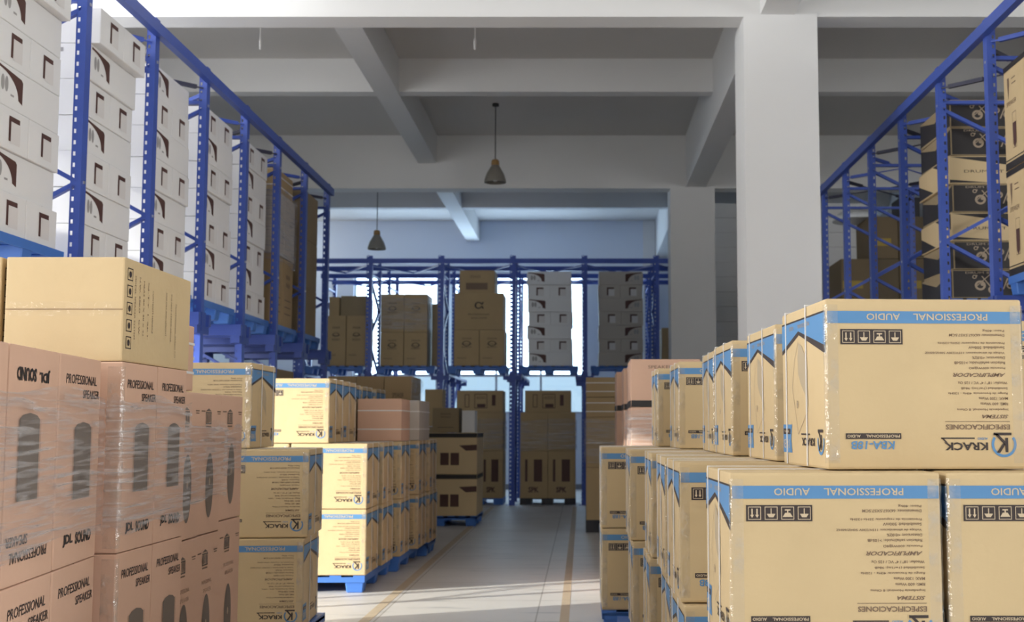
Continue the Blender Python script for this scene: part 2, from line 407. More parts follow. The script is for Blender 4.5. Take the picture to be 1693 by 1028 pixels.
lamp(-1.31, 18.5, 5.10, 'larger nearer enamel pendant lamp hanging above the middle of the aisle')
lamp(-3.74, 22.5, 4.66, 'farther enamel pendant lamp hanging above the far left boxes, left of the nearer lamp')
for x, lb in ((-3.57, 'short white wire hanging from the ceiling over the left rack'), (-1.19, 'short white wire hanging from the ceiling over the aisle centre')):
    bm = bmesh.new(); lathe(bm, [(.006, 5.72), (.006, SLAB)], 8); lathe(bm, [(0, 5.60), (.012, 5.61), (.015, 5.70), (.006, 5.74), (0, 5.75)], 10)
    o = link('hanging_wire', tomesh(bm, 'hanging_wire'), None, STRAP); o.location = (x, 13.5, 0); tag(o, lb, 'wire', 'hanging ceiling wires')

# ------------------------------------------------------------------ racks
def upright_mesh(H, sx, perf=True, z0=0.0):
    """open section post, 0.07 wide (x) by 0.09 deep (y); sx=+1 when the aisle lies towards +x. Perforated strip in the camera-side web"""
    bm = bmesh.new()
    X = lambda a, b: (a, b) if sx > 0 else (-b, -a)
    box(bm, *X(.031, .035), -.045, .045, z0, H)          # aisle-side flange
    box(bm, *X(-.035, -.032), -.045, -.028, z0, H)       # short outer lip
    box(bm, *X(.020, .031), .041, .045, z0, H)           # rear lip
    box(bm, *X(-.002, .031), -.045, -.041, z0, H)        # solid part of the web
    s0, s1 = X(-.032, -.002); e = .007; y0, y1 = -.043, -.040
    box(bm, s0, s0+e, y0, y1, z0, H); box(bm, s1-e, s1, y0, y1, z0, H)
    z = max(z0, .05); box(bm, s0+e, s1-e, y0, y1, z0, z)
    while z < H - .05:
        box(bm, s0+e, s1-e, y0, y1, z, z+.048); z += .077
    box(bm, s0+e, s1-e, y0, y1, z, H)
    box(bm, -.07, .07, -.065, .065, z0, z0+.008)  # foot plate
    return tomesh(bm, 'upright')

def side_rack(name, X, s, ks, label, deep=1.15):
    """s=+1: aisle lies towards +x of the rack (left rack)"""
    t = empty(name, (X, FR0, 0)); tag(t, label, 'rack')
    um = upright_mesh(RT+.06, s); um2 = upright_mesh(RT, s)
    um.materials.append(BLUE); um2.materials.append(BLUE)
    bx = -s*deep
    bmb = bmesh.new()
    zig = [(0, .55), (bx, 1.15), (0, 1.80), (bx, 2.45), (0, 3.08), (bx, 3.70), (0, 4.28)]
    def one(a, b):
        bm = bmesh.new(); bar(bm, a, b, .030, .045, up=(0, 1, 0)); me = tomesh(bm, 'brace'); me.materials.append(BLUE); return me
    bd = [one((a[0], 0, a[1]), (b[0], 0, b[1])) for a, b in zip(zig, zig[1:])]
    bd.append(one((0, 0, 4.34), (bx, 0, 4.34)))
    bmb.free()
    am = bmesh.new()  # arm carrying the pallet rails
    box(am, -.045, .045, -.17, .17, 2.26, 2.33); box(am, -.05, .05, -.06, .06, 2.28, 2.45); armm = tomesh(am, 'support_arm'); armm.materials.append(BLUER)
    for k in ks:
        y = BAY*(k+1)
        o = link('upright', um, t); o.location = (0, y, 0)
        o = link('upright', um2, t); o.location = (bx, y, 0)
        for me in bd:
            o = link('frame_brace', me, t); o.location = (0, y, 0)
        for xx in (0, bx):
            o = link('support_arm', armm, t); o.location = (xx - s*.0, y, 0)
        bm = bmesh.new()
        for zz in (3.08, 4.34, 1.8): lathe(bm, [(0, 0), (.011, 0), (.011, .008), (0, .01)], 8)
        bm.free()
    y0 = BAY*(ks[0]+1)-.05; y1 = BAY*(ks[-1]+1)+.05
    # pallet rails along the lane (deep direction), one each side of every post
    for k in ks:
        y = BAY*(k+1)
        for dy in (-.15, .15):
            bm = bmesh.new(); box(bm, min(s*.06, bx-s*.1), max(s*.06, bx-s*.1), y+dy-.03, y+dy+.03, 2.33, 2.44)
            link('pallet_rail', tomesh(bm, 'pallet_rail'), t, BLUER)
    # top rails
    for xx in (0, bx):
        bm = bmesh.new(); box(bm, xx-.03+s*.055*(xx == 0), xx+.03+s*.055*(xx == 0), y0, y1, RT-.09, RT); link('top_rail', tomesh(bm, 'top_rail'), t, BLUE)
    # diagonal tie rods in the plane of the top
    for k in ks[:-1]:
        y = BAY*(k+1)
        for a, b in (((0, y+.05), (bx, y+BAY-.05)), ((bx, y+.05), (0, y+BAY-.05))):
            bm = bmesh.new(); z = RT-.14 - (.02 if a[0] == 0 else 0)
            A = Vector((a[0], a[1], z)); B = Vector((b[0], b[1], z)); d = B-A
            bar(bm, A, B, .012, .012); bar(bm, A+d*.04, A+d*.24, .034, .034); bar(bm, B-d*.24, B-d*.04, .034, .034)
            link('tie_rod', tomesh(bm, 'tie_rod'), t, BLUE if (k % 2 == 0) else DARKROD)
    # bolts
    bm = bmesh.new()
    for k in ks:
        y = BAY*(k+1)
        for zz in (3.08, 4.31, 1.8): box(bm, s*.035-.004, s*.035+.008, y-.010, y+.010, zz-.010, zz+.010)
    link('bolts', tomesh(bm, 'bolts'), t, STEEL)
    return t
side_rack('pallet_rack', XL, 1, list(range(0, 7)), 'tall blue steel rack along the left side of the aisle')
side_rack('pallet_rack', XR, -1, list(range(0, 7)), 'tall blue steel rack on the right behind the printed cartons', deep=1.15)

def far_rack():
    t = empty('pallet_rack', (FX0, FARY, 0)); tag(t, 'blue steel rack standing across the far end of the hall before the windows', 'rack')
    n = list(range(-1, 6)); um = upright_mesh(RT+.06, 1); um.materials.append(BLUE)
    def lk(nm, f, m=BLUE, loc=(0, 0, 0)):
        bm = bmesh.new(); f(bm); o = link(nm, tomesh(bm, nm), t, m); o.location = loc; return o
    rows = (0, 1.15, 2.35, 3.5)
    zz = [.55, 1.15, 1.8, 2.45, 3.08, 3.7, 4.28]
    def brm(bm):
        for i in range(6): bar(bm, (0, (0, 1.15)[i % 2], zz[i]), (0, (0, 1.15)[(i+1) % 2], zz[i+1]), .03, .045, up=(1, 0, 0))
        bar(bm, (0, 0, 4.34), (0, 1.15, 4.34), .03, .045, up=(1, 0, 0))
    bm = bmesh.new(); brm(bm); bme = tomesh(bm, 'frame_brace'); bme.materials.append(BLUE)
    am = bmesh.new(); box(am, -.17, .17, -.05, .05, 2.32, 2.39); box(am, -.06, .06, -.06, .06, 2.27, 2.45); ame = tomesh(am, 'support_arm'); ame.materials.append(BLUER)
    for k in n:
        for i, ry in enumerate(rows):
            o = link('upright', um, t); o.location = (BAY*k, ry, 0)
            if i == 0: o.scale = (1.55, 1, 1)
            o = link('support_arm', ame, t); o.location = (BAY*k, ry, 0)
            if i in (0, 2):
                o = link('frame_brace', bme, t); o.location = (BAY*k, ry, 0)
        for dx in (-.15, .15):
            lk('pallet_rail', lambda b: box(b, BAY*k+dx-.025, BAY*k+dx+.025, -.1, 3.6, 2.39, 2.44), BLUER)
    for ry in rows:
        lk('top_rail', lambda b: box(b, BAY*n[0]-.05, BAY*n[-1]+.05, ry-.085, ry-.035, RT-.09, RT))
    for k in n[:-1]:
        for r0, r1 in ((0, 1.15), (2.35, 3.5)):
            def f(b):
                bar(b, (BAY*k+.05, r0, RT-.12), (BAY*(k+.5), r1, RT-.12), .02, .03); bar(b, (BAY*(k+.5), r1, RT-.12), (BAY*(k+1)-.05, r0, RT-.12), .02, .03)
            lk('top_truss', f)
    return t
far_rack()

# ------------------------------------------------------------------ pallets
def pallet_proto(W, D):
    t = empty('plastic_pallet', (0, 0, 0))
    bm = bmesh.new(); n = 7
    box(bm, -W/2, W/2, -D/2, D/2, .115, .135)
    for i in range(n):
        x0 = -W/2 + (W-.1)*i/(n-1); box(bm, x0, x0+.1, -D/2, D/2, .135, .149)
    for a in (-W/2, W/2-.02): box(bm, a, a+.02, -D/2, D/2, .09, .135)
    for a in (-D/2, D/2-.02): box(bm, -W/2, W/2, a, a+.02, .09, .1351)
    link('deck', tomesh(bm, 'deck'), t, PLBLUE)
    fm = bmesh.new()
    vs = box(fm, -.085, .085, -.075, .075, 0, .115)
    for v in vs[:4]: v.co.x *= .82; v.co.y *= .82
    bmesh.ops.bevel(fm, geom=list(fm.edges), offset=.008, segments=1, affect='EDGES')
    fme = tomesh(fm, 'foot'); fme.materials.append(PLBLUE)
    for ix in (-1, 0, 1):
        for iy in (-1, 0, 1):
            o = link('foot', fme, t); o.location = (ix*(W/2-.09), iy*(D/2-.08), 0)
    return t
PALS = {}
def pallet(xc, yc, W, D, label, z=0, rz=0, group='blue plastic pallets on the floor'):
    k = (round(W, 2), round(D, 2))
    if k not in PALS:
        PALS[k] = pallet_proto(W, D); o = PALS[k]; o.location = (xc, yc, z); o.rotation_euler = (0, 0, rz)
        tag(o, label, 'pallet', group); return o
    return dup(PALS[k], (xc, yc, z), rz, label, group)

# ------------------------------------------------------------------ cartons
PROTO = {}
def put(proto, maker, x, y, z, label, group, rz=0.0, cat='carton'):
    """x,y = centre of base"""
    if proto not in PROTO:
        t = maker(); PROTO[proto] = t; t.location = (x, y, z); t.rotation_euler = (0, 0, rz)
    else:
        t = dup(PROTO[proto], (x, y, z), rz)
    tag(t, label, cat, group); return t

KW, KD, KH = .675, .66, .5705
def strap_loop(bm, y, W, H, wd=.009, th=.003):
    e = .0012
    box(bm, -W/2-e-th, -W/2-e, y-wd/2, y+wd/2, 0.004, H+e+th); box(bm, W/2+e, W/2+e+th, y-wd/2, y+wd/2, 0.004, H+e+th)
    box(bm, -W/2-e, W/2+e, y-wd/2, y+wd/2, H+e, H+e+th)
def krack(label_face_right=False, straps=True):
    def mk():
        t = empty('printed_speaker_carton', (0, 0, 0))
        link('body', carton_mesh(KW, KD, KH, .009), t, [CARD, SEAM])
        def wallprint(face):
            p = Pr(face, KW, KD, KH); s = KH/.6; w_ = p.w
            p.rect(.006, .513*s, w_-.006, .556*s)
            p.text('AUDIO', .14, .255, .524*s, .548*s, 1, 1, True, bold=.01); p.text('PROFESSIONAL', .30, .555, .524*s, .548*s, 1, 1, True, bold=.01)
            p.done('blue_band', t, [INKBLUE, INKCARD])
            p = Pr(face, KW, KD, KH); a = .05; b = .262; v0 = .438*s; v1 = .492*s
            p.rect(a, v0, b, v1)
            for i in range(4):
                c = a + .027 + i*.053; q = .0205; m_ = (v0+v1)/2
                p.outline(c-q, m_-q, c+q, m_+q, .002, 1, 1)
                if i == 0:
                    for d in (-.008, .008):
                        p.rect(c+d-.0022, m_-.006, c+d+.0022, m_+.014, 1, 1); p.poly(((c+d, m_-.015), (c+d+.006, m_-.005), (c+d-.006, m_-.005)), 1, 1)
                elif i == 2:
                    p.poly(((c-.016, m_-.012), (c+.016, m_-.012), (c+.008, m_+.001), (c-.008, m_+.001)), 1, 1); p.rect(c-.002, m_, c+.002, m_+.008, 1, 1); p.rect(c-.009, m_+.008, c+.009, m_+.012, 1, 1)
                else:
                    p.poly(((c-.014, m_-.002), (c-.007, m_-.013), (c+.007, m_-.013), (c+.014, m_-.002)), 1, 1); p.rect(c-.0015, m_-.002, c+.0015, m_+.015, 1, 1)
            p.done('handling_symbols', t, [INKDARK, INKCARD])
            p = Pr(face, KW, KD, KH)
            R1 = .612
            L1 = [('Peso: 40kg', .484, .108, .075), ('Dimensiones: 66X67.5X57.5CM', .467, 0, .19), ('Frecuencia de respuesta: 25Hz-125Hz', .440, 0, .23), ('Sensibilidad: 500mV', .423, 0, .125),
                  ('Voltaje de alimentacion: 115V/230V 50HZ/60HZ', .405, 0, .275), ('Distorsion: <0.02%', .387, 0, .113), ('Relacion señal/ruido: >105dB', .369, 0, .175), ('Potencia: 600W@8Ω', .351, 0, .125)]
            L2 = [('Woofer: 18" / 4" VC / 125 Oz', .298, 0, .17), ('Sensibilidad (1w/1m): 98dB', .280, 0, .16), ('Rango de frecuencia: 40Hz - 120Hz', .262, 0, .205), ('MAX: 1200 Watts', .243, 0, .10), ('RMS: 600 Watts', .224, 0, .095), ('Impedancia Nominal: 8 Ohms', .205, 0, .175)]
            for st, v, _, wd in L1: p.text(st, R1-wd, R1, v*s, (v+.010)*s, 0, 0, True, bold=.012)
            for st, v, _, wd in L2: p.text(st, R1+.006-wd, R1+.006, v*s, (v+.010)*s, 0, 0, True, bold=.012)
            p.text('AMPLIFICADOR', R1-.18, R1, .324*s, .338*s, 0, 0, True, shear=.35, bold=.02); p.text('SISTEMA', R1+.006-.09, R1+.006, .178*s, .191*s, 0, 0, True, shear=.35, bold=.02)
            p.rect(R1-.212, .166*s, R1+.01, .168*s); p.text('ESPECIFICACIONES', R1-.21, R1+.01, .139*s, .157*s, 0, 0, True, bold=.025)
            p.done('specification_text', t, [INKTEXT])
            p = Pr(face, KW, KD, KH)
            c0, c1 = .600, .087*s
            p.ring(c0, c1, .034, .043, 0, 0, PI*.80, PI*2.20)
            for a0 in (0,):
                p.rect(c0-.012+.014, c1-.027, c0+.020, c1+.025, 1, 1) if False else None
            p.rect(c0+.004, c1-.026, c0+.014, c1+.022, 1, 1)
            p.poly(((c0+.004, c1-.001), (c0-.014, c1-.028), (c0-.026, c1-.028), (c0-.002, c1+.006)), 1, 1)
            p.poly(((c0+.004, c1-.004), (c0+.004, c1+.010), (c0-.022, c1+.036), (c0-.034, c1+.036)), 1, 1)
            p.rect(c0-.036, c1+.030, c0+.026, c1+.039, 1, 1)
            p.text('KRACK', .395, .545, .066*s, .094*s, 1, 0, True, bold=.03)
            p.rect(.385, .106*s, .500, .111*s, 1); p.poly(((.385, .111*s), (.40, .094*s), (.407, .094*s), (.395, .107*s)), 1)
            p.text('AUDIO', .51, .545, .103*s, .111*s, 0, 0, True, bold=.02)
            p.done('brand_logo', t, [INKBLUE, INKDARK])
            p = Pr(face, KW, KD, KH)
            p.rect(.062, .106*s, .250, .126*s, 1); p.text('AUDIO', .067, .112, .111*s, .121*s, 2, 1, True, bold=.02); p.text('PROFESSIONAL', .130, .245, .111*s, .121*s, 2, 1, True, bold=.02)
            p.text('KBA-18B', .080, .228, .070*s, .099*s, 0, 0, True, shear=.12, bold=.02)
            p.done('model_lettering', t, [INKBLUE, INKDARK, INKCARD])
        wallprint('front')
        for face in ('left', 'right'):
            p = Pr(face, KW, KD, KH); s = KH/.6; w_ = p.w
            p.poly(((.006, .553*s), (w_-.006, .553*s), (w_-.006, .560*s), (.006, .560*s)), 1)
            top = .553*s; lw = .452*s; pk = (.27, .515*s); rw = .435*s
            p.poly(((.006, lw), pk, (.27, top), (.006, top)), 0); p.poly((pk, (w_-.006, rw), (w_-.006, top), (.27, top)), 0)
            p.poly(((.006, lw-.016), (pk[0], pk[1]-.016), pk, (.006, lw)), 1, 0); p.poly(((pk[0], pk[1]-.013), (w_-.006, rw-.028), (w_-.006, rw), pk), 1, 0)
            p.text('AUDIO', .13, .20, .524*s, .540*s, 2, 1, True); p.text('PROFESSIONAL', .26, .44, .524*s, .540*s, 2, 1, True)
            p.done('zigzag_band', t, [INKBLUE, INKDARK, INKFAINT])
            p = Pr(face, KW, KD, KH)
            p.poly([(.27, .47*s), (.32, .455*s), (.375, .41*s), (.40, .36*s), (.395, .31*s), (.405, .22*s), (.36, .27*s), (.30, .31*s), (.262, .35*s), (.255, .41*s)], 1)
            for a, b in (((.20, .40), (.165, .30)), ((.165, .30), (.25, .12)), ((.25, .12), (.40, .21)), ((.20, .40), (.265, .475))):
                dx, dy = b[0]-a[0], b[1]-a[1]; L_ = math.hypot(dx, dy); nx, ny = -dy/L_*.0016, dx/L_*.0016
                p.poly(((a[0]+nx, (a[1]+ny)*s), (b[0]+nx, (b[1]+ny)*s), (b[0]-nx, (b[1]-ny)*s), (a[0]-nx, (a[1]-ny)*s)), 0)
            p.ring(.245, .235*s, .010, .014, 0, 1); p.disc(.245, .235*s, .006, .006, 0, 1)
            p.done('speaker_picture', t, [INKFAINT, INKPIC])
            p = Pr(face, KW, KD, KH)
            p.poly(((.006, .048*s), (.15, .048*s), (.133, .10*s), (.15, .158*s), (.006, .158*s)), 0); p.rect(.012, .120*s, .125, .142*s, 1, 1); p.text('KBA', .03, .10, .126*s, .136*s, 2, 2, True); p.text('18B', .02, .11, .065*s, .10*s, 2, 1, True)
            p.done('blue_ribbon_print', t, [INKBLUE, INKDARK, INKCARD])
            p = Pr(face, KW, KD, KH); c0 = .575; c1 = .095*s
            p.ring(c0, c1, .035, .045, 0, 0, PI*.90, PI*2.10); p.rect(c0+.004, c1-.028, c0+.014, c1+.024, 1, 1); p.poly(((c0+.004, c1-.001), (c0-.016, c1-.03), (c0-.028, c1-.03), (c0-.002, c1+.008)), 1, 1)
            p.poly(((c0+.004, c1-.004), (c0+.004, c1+.010), (c0-.022, c1+.036), (c0-.034, c1+.036)), 1, 1); p.rect(c0-.036, c1+.032, c0+.030, c1+.042, 1, 1)
            p.text('KRACK', .30, .49, .078*s, .108*s, 1, 0, True, bold=.03); p.rect(.295, .118*s, .42, .124*s, 1)
            p.done('side_logo', t, [INKBLUE, INKDARK])
        bm = bmesh.new(); strap_loop(bm, .255, KW, KH); link('strap', tomesh(bm, 'strap'), t, STRAP)
        bm = bmesh.new(); strap_loop(bm, -.06, KW, KH); link('strap', tomesh(bm, 'strap'), t, STRAP)
        # packing tape over the two front corners
        for sx in (-1, 1):
            bm = bmesh.new(); x = sx*KW/2; n = 16
            for i in range(n):
                z0 = .02+(KH-.04)*i/n; z1 = .02+(KH-.04)*(i+1)/n; e0 = .0016+.0016*(i % 2); e1 = .0016+.0016*((i+1) % 2)
                A = [(x-sx*.042, -KD/2-.0012), (x-sx*.008, -KD/2-.0012), (x+sx*.0012, -KD/2+.008), (x+sx*.0012, -KD/2+.030)]
                lo = [bm.verts.new((a-0*sx+sx*(e0 if 0 < j < 3 else 0), b-(e0 if 0 < j < 3 else 0), z0)) for j, (a, b) in enumerate(A)]
                hi = [bm.verts.new((a+sx*(e1 if 0 < j < 3 else 0), b-(e1 if 0 < j < 3 else 0), z1)) for j, (a, b) in enumerate(A)]
                for j in range(3): bm.faces.new((lo[j], lo[j+1], hi[j+1], hi[j]) if sx < 0 else (lo[j+1], lo[j], hi[j], hi[j+1]))
            link('corner_tape', tomesh(bm, 'corner_tape'), t, TAPE)
        return t
    return mk
INKPIC = mat('soft grey picture ink', (0.45, 0.36, 0.24), 0.7)

def K(x, y, z, label, group, rz=0.0, side='L'):
    """x,y = the front corner nearest the aisle. side L: aisle is on +x of the box; R: aisle on -x"""
    dx = -KW/2 if side == 'L' else KW/2; dy = KD/2
    c = math.cos(rz); s = math.sin(rz)
    return put('K', krack(), x + dx*c - dy*s, y + dx*s + dy*c, z, label, group, rz)
Z0, Z1, Z2 = .15, .725, 1.30
PE = .0
ordn = ['nearest', 'second nearest', 'third nearest', 'fourth nearest', 'fifth nearest', 'sixth nearest', 'seventh nearest']
GR = 'upside-down speaker cartons stacked right of the aisle'
GL = 'upside-down speaker cartons stacked left of the aisle'
# right pile ------------------------------------------------
top = [(.815, 4.17, 3.5), (.806, 5.217, 2.5), (.742, 6.20, 1.5), (.738, 7.02, 0), (.634, 8.22, 1.0), (.552, 9.17, .5)]
for i, (x, y, a) in enumerate(top):
    K(x, y, Z2, '%s blue-banded speaker carton in the top row right of the aisle' % ordn[i].capitalize(), GR, R(a), 'R')
K(1.60, 5.05, Z2, 'blue-banded speaker carton at the right edge, half behind the nearest top carton', GR, R(1), 'R')
mid = [(.472, 4.02, 1.0), (.400, 5.19, .5), (.395, 6.02, 0), (.380, 6.95, 0), (.302, 8.00, 0), (.135, 9.0, 0)]
for L_, z in ((0, Z1), (1, Z0)):
    for i, (x, y, a) in enumerate(mid):
        nm = 'middle' if L_ == 0 else 'bottom'
        K(x + (0, .012, .02, -.012, .015, .002)[i]*L_, y - (.0 if L_ == 0 else (.02, .06, .03, .0, .02, .0)[i]), z, '%s blue-banded speaker carton in the %s row right of the aisle' % (ordn[i].capitalize(), nm), GR, R(a), 'R')
    for i, (x, y) in enumerate([(1.168, 4.03), (1.105, 5.21), (1.10, 6.03), (1.085, 6.97), (1.01, 8.02), (.835, 9.02)]):
        nm = 'middle' if L_ == 0 else 'bottom'
        lb = 'blue-banded speaker carton in the %s row at the right edge, beside the nearest one' % nm if i == 0 else '%s speaker carton in the outer %s row of the right pile' % (ordn[i], nm)
        K(x, y, z, lb, GR, 0, 'R')
for i, (x, y, W, D) in enumerate([(1.15, 4.36, 1.36, .72), (1.09, 5.9, 1.36, 1.5), (1.05, 7.3, 1.36, 1.2), (.92, 8.35, 1.36, .72), (.82, 9.33, 1.36, .72)]):
    pallet(x, y, W, D, '%s blue plastic pallet under the right-hand pile of speaker cartons' % ordn[i])
# left piles ------------------------------------------------
K(-2.209, 8.34, Z2, 'Top blue-banded carton of the nearest left pile, standing in shade beside the wrapped small cartons', GL, 0, 'L')
K(-1.785, 8.22, Z1, 'Middle blue-banded carton of the nearest left pile, in shade', GL, R(4), 'L')
K(-1.80, 8.17, Z0, 'Bottom blue-banded carton of the nearest left pile, in shade', GL, R(3.5), 'L')
K(-2.56, 8.20, Z1, 'inner middle speaker carton of the nearest left pile, hidden side', GL, R(0), 'L')
K(-2.56, 8.16, Z0, 'inner bottom speaker carton of the nearest left pile, hidden side', GL, R(0), 'L')
pallet(-2.50, 8.52, 1.40, .74, 'blue plastic pallet under the nearest left pile of speaker cartons')
rowL = [(-1.893, 11.07, 'front sunlit'), (-1.872, 11.84, 'second from the sunlit end'), (-1.82, 12.65, 'third from the sunlit end'), (-1.745, 13.45, 'fourth from the sunlit end'), (-1.72, 14.2, 'farthest')]
for z, nm in ((Z0, 'bottom'), (Z1, 'middle')):
    for x, y, w_ in rowL:
        K(x, y, z, '%s blue-banded carton in the %s row of the far left pile' % (w_.capitalize(), nm), GL, R(random.uniform(-.8, .8)) if y > 11.5 else 0, 'L')
        K(x-.695, y+.01, z, '%s carton of the inner %s row in the far left pile' % (w_, nm), GL, 0, 'L')
rowT = [(-2.236, 11.07, 'Sunlit front'), (-2.25, 11.80, 'Second'), (-2.34, 12.55, 'Third'), (-2.34, 13.3, 'Fourth'), (-2.33, 14.15, 'Farthest')]
for x, y, w_ in rowT:
    K(x, y, Z2, '%s blue-banded carton in the top row of the far left pile' % w_, GL, 0, 'L')
for i, (x, y, D) in enumerate([(-2.57, 11.79, 1.46), (-2.50, 13.38, 1.46), (-2.40, 14.53, .72)]):
    pallet(x, y, 1.34, D, '%s blue plastic pallet under the far left pile of speaker cartons' % ['Sunlit front', 'Middle', 'Farthest'][i])

# ------------------------------------------------------------------ generic cartons
def plain_proto(W, D, H, card, prints=None, tape=None, seamm=SEAM, name='brown_carton'):
    def mk():
        t = empty(name, (0, 0, 0))
        link('body', carton_mesh(W, D, H, .007), t, [card, seamm])
        if tape == 'front':
            p = Pr('front', W, D, H); p.rect(.02, H*.5-.03, W-.02, H*.5+.03, 0); p.rect(.003, H*.5-.0035, W-.003, H*.5+.0005, 1, 1); p.done('tape', t, [TAPEQ, seamm])
        if tape == 'top':
            p = Pr('top', W, D, H); p.rect(.02, D*.5-.03, W-.02, D*.5+.03, 0); p.done('tape', t, [TAPEQ])
        if tape == 'straps':
            bm = bmesh.new()
            for z in (.28, .72):
                e = .003
                for x0, x1, y0, y1 in ((-W/2-e, W/2+e, -D/2-e, -D/2-.001), (W/2+.001, W/2+e, -D/2-e, D/2), (-W/2-e, -W/2-.001, -D/2-e, D/2)): box(bm, x0, x1, y0, y1, H*z-.006, H*z+.006)
            link('strap', tomesh(bm, 'strap'), t, STRAP)
        if prints: prints(t, W, D, H)
        return t
    return mk

# --- tall sound-system cartons (left foreground), printed on the aisle face
JH = .78
def jcl_prints(flip):
    def f(t, W, D, H):
        def V(a, b): return (H-b, H-a) if flip else (a, b)
        def U(a, b): return (D-b, D-a) if flip else (a, b)
        p = Pr('right', W, D, H)
        k = D/.5
        a, b = V(.672, .708); c, d = U(.07*k, .44*k); p.text('PROFESSIONAL', c, d, a, b, 0, 0, flip, bold=.01, shear=.1)
        a, b = V(.620, .653); c, d = U(.27*k, .475*k); p.text('SPEAKER', c, d, a, b, 0, 0, flip, bold=.01, shear=.1)
        a, b = V(.070, .116); c, d = U(.10*k, .21*k); p.text('JDL', c, d, a, b, 1, 0, flip, bold=.04)
        c, d = U(.24*k, .43*k); p.text('SOUND', c, d, a, b, 1, 0, flip, bold=.04)
        p.done('lettering', t, [INKDARK, INKBLACK])
        p = Pr('right', W, D, H)
        a, b = V(.24, .51); c, d = U(.19*k, .39*k)
        p.rect(c, a, d, b, 0)
        p.poly(((c+.005, b), (d-.005, b), (d-.03, b+.012), ((c+d)/2, b+.020), (c+.03, b+.012)), 0)
        for q in (-.008, .008): p.rect(c-.012 if q < 0 else d+.009, a, c-.009 if q < 0 else d+.012, b, 1)
        p.done('speaker_picture', t, [INKSHADE, INKTEXT])
    return f
def tapecorner(t, W, D, H):
    bm = bmesh.new(); n = 18
    for i in range(n):
        z0 = .02+(H-.04)*i/n; z1 = .02+(H-.04)*(i+1)/n; e = [.0015, .0045]; e0 = e[i % 2]; e1 = e[(i+1) % 2]
        A = [(W/2-.060, -D/2-.0015), (W/2-.008, -D/2-.0015), (W/2+.0015, -D/2+.008), (W/2+.0015, -D/2+.03)]
        lo = [bm.verts.new((a+(e0 if 0 < j < 3 else 0), b-(e0 if 0 < j < 3 else 0), z0)) for j, (a, b) in enumerate(A)]
        hi = [bm.verts.new((a+(e1 if 0 < j < 3 else 0), b-(e1 if 0 < j < 3 else 0), z1)) for j, (a, b) in enumerate(A)]
        for j in range(3): bm.faces.new((lo[j], lo[j+1], hi[j+1], hi[j]))
    link('corner_tape', tomesh(bm, 'corner_tape'), t, TAPE)
GJ = 'tall sound system speaker cartons at the left foreground'
def J(x, y, D, z, flip, label, rz=0, corner=False):
    """x = aisle face, y = near edge"""
    W = .5; key = 'J%.2f%d%d' % (D, flip, corner)
    def pr(t, W_, D_, H_):
        jcl_prints(flip)(t, W_, D_, H_)
        if corner: tapecorner(t, W_, D_, H_)
    c = math.cos(rz); s = math.sin(rz); dx = -W/2; dy = D/2
    return put(key, plain_proto(W, D, JH-.002, CARDP, pr, name='tall_speaker_carton'), x+dx*c-dy*s, y+dx*s+dy*c, z, label, GJ, rz)
rz1 = R(6.4)
def along(x0, y0, d): return x0 - math.sin(rz1)*d, y0 + math.cos(rz1)*d
for z, lv in ((.15, 'lower'), (.93, 'upper')):
    for i, (d0, D) in enumerate(((0, .535), (.54, .525), (1.07, .555))):
        x, y = along(-1.765, 3.44, d0)
        fl = (i != 2 and z > .5)
        lb = ['%s tall carton at the left edge of the foreground pile, nearest the viewer', '%s tall carton in the middle of the foreground pile at left', '%s tall carton at the far end of the first foreground pile'][i] % lv.capitalize()
        J(x, y, D-.004, z, fl, lb, rz1)
    for i, (y, D) in enumerate(((5.12, .425), (5.55, .405))):
        J(-1.885, y, D, z, False, '%s tall carton of the second left pile, %s' % (lv.capitalize(), ['with the tape-wrapped corner', 'behind the tape-cornered one']
          [i]), 0, corner=(i == 0))
    # inner column that carries the plain cartons
    for i, (y, D) in enumerate(((5.12, .425), (5.55, .405))):
        J(-2.40, y, D, z, False, '%s inner tall carton of the second left pile, %s' % (lv, ['front one', 'rear one'][i]))
pallet(-2.19, 4.21, 1.15, 1.66, 'blue plastic pallet under the foreground tall cartons', rz=rz1)
pallet(-2.39, 5.54, 1.15, .86, 'blue plastic pallet under the second pile of tall cartons')

# --- small speaker cartons with crest logo
def small_prints(t, W, D, H):
    p = Pr('right', W, D, H)
    c = D*.40; v = H-.14
    p.outline(c-.050, v-.02, c+.050, v+.045, .008, 0)
    for i in range(3): p.rect(c-.034+.026*i, v-.010, c-.018+.026*i, v+.036, 0)
    p.poly(((c-.048, v+.049), (c+.048, v+.049), (c, v+.064)), 0); p.rect(c-.046, v-.036, c+.046, v-.028, 1)
    p.rect(D*.78, v+.045, D*.94, v+.052, 1); p.rect(D*.80, v+.034, D*.93, v+.039, 1); p.rect(D*.08, v+.045, D*.24, v+.052, 1)
    p.done('crest_logo', t, [INKSHADE, INKTEXT])
    p = Pr('right', W, D, H); p.text('PROFESSIONAL', D*.28, D*.72, H-.255, H-.235, 0); p.text('SPEAKER', D*.35, D*.70, H-.300, H-.280, 0); p.done('lettering', t, [INKFT])
    p = Pr('right', W, D, H); p.disc(D*.5, .25, .068, .17, 0, 0, 28); p.disc(D*.5, .27, .012, .02, 1, 1); p.done('speaker_picture', t, [INKSHADE, INKFAINT])
INKFT = mat('pale worn ink', (.33, .21, .14), .7)
GS = 'small crested speaker cartons of the third left pile'
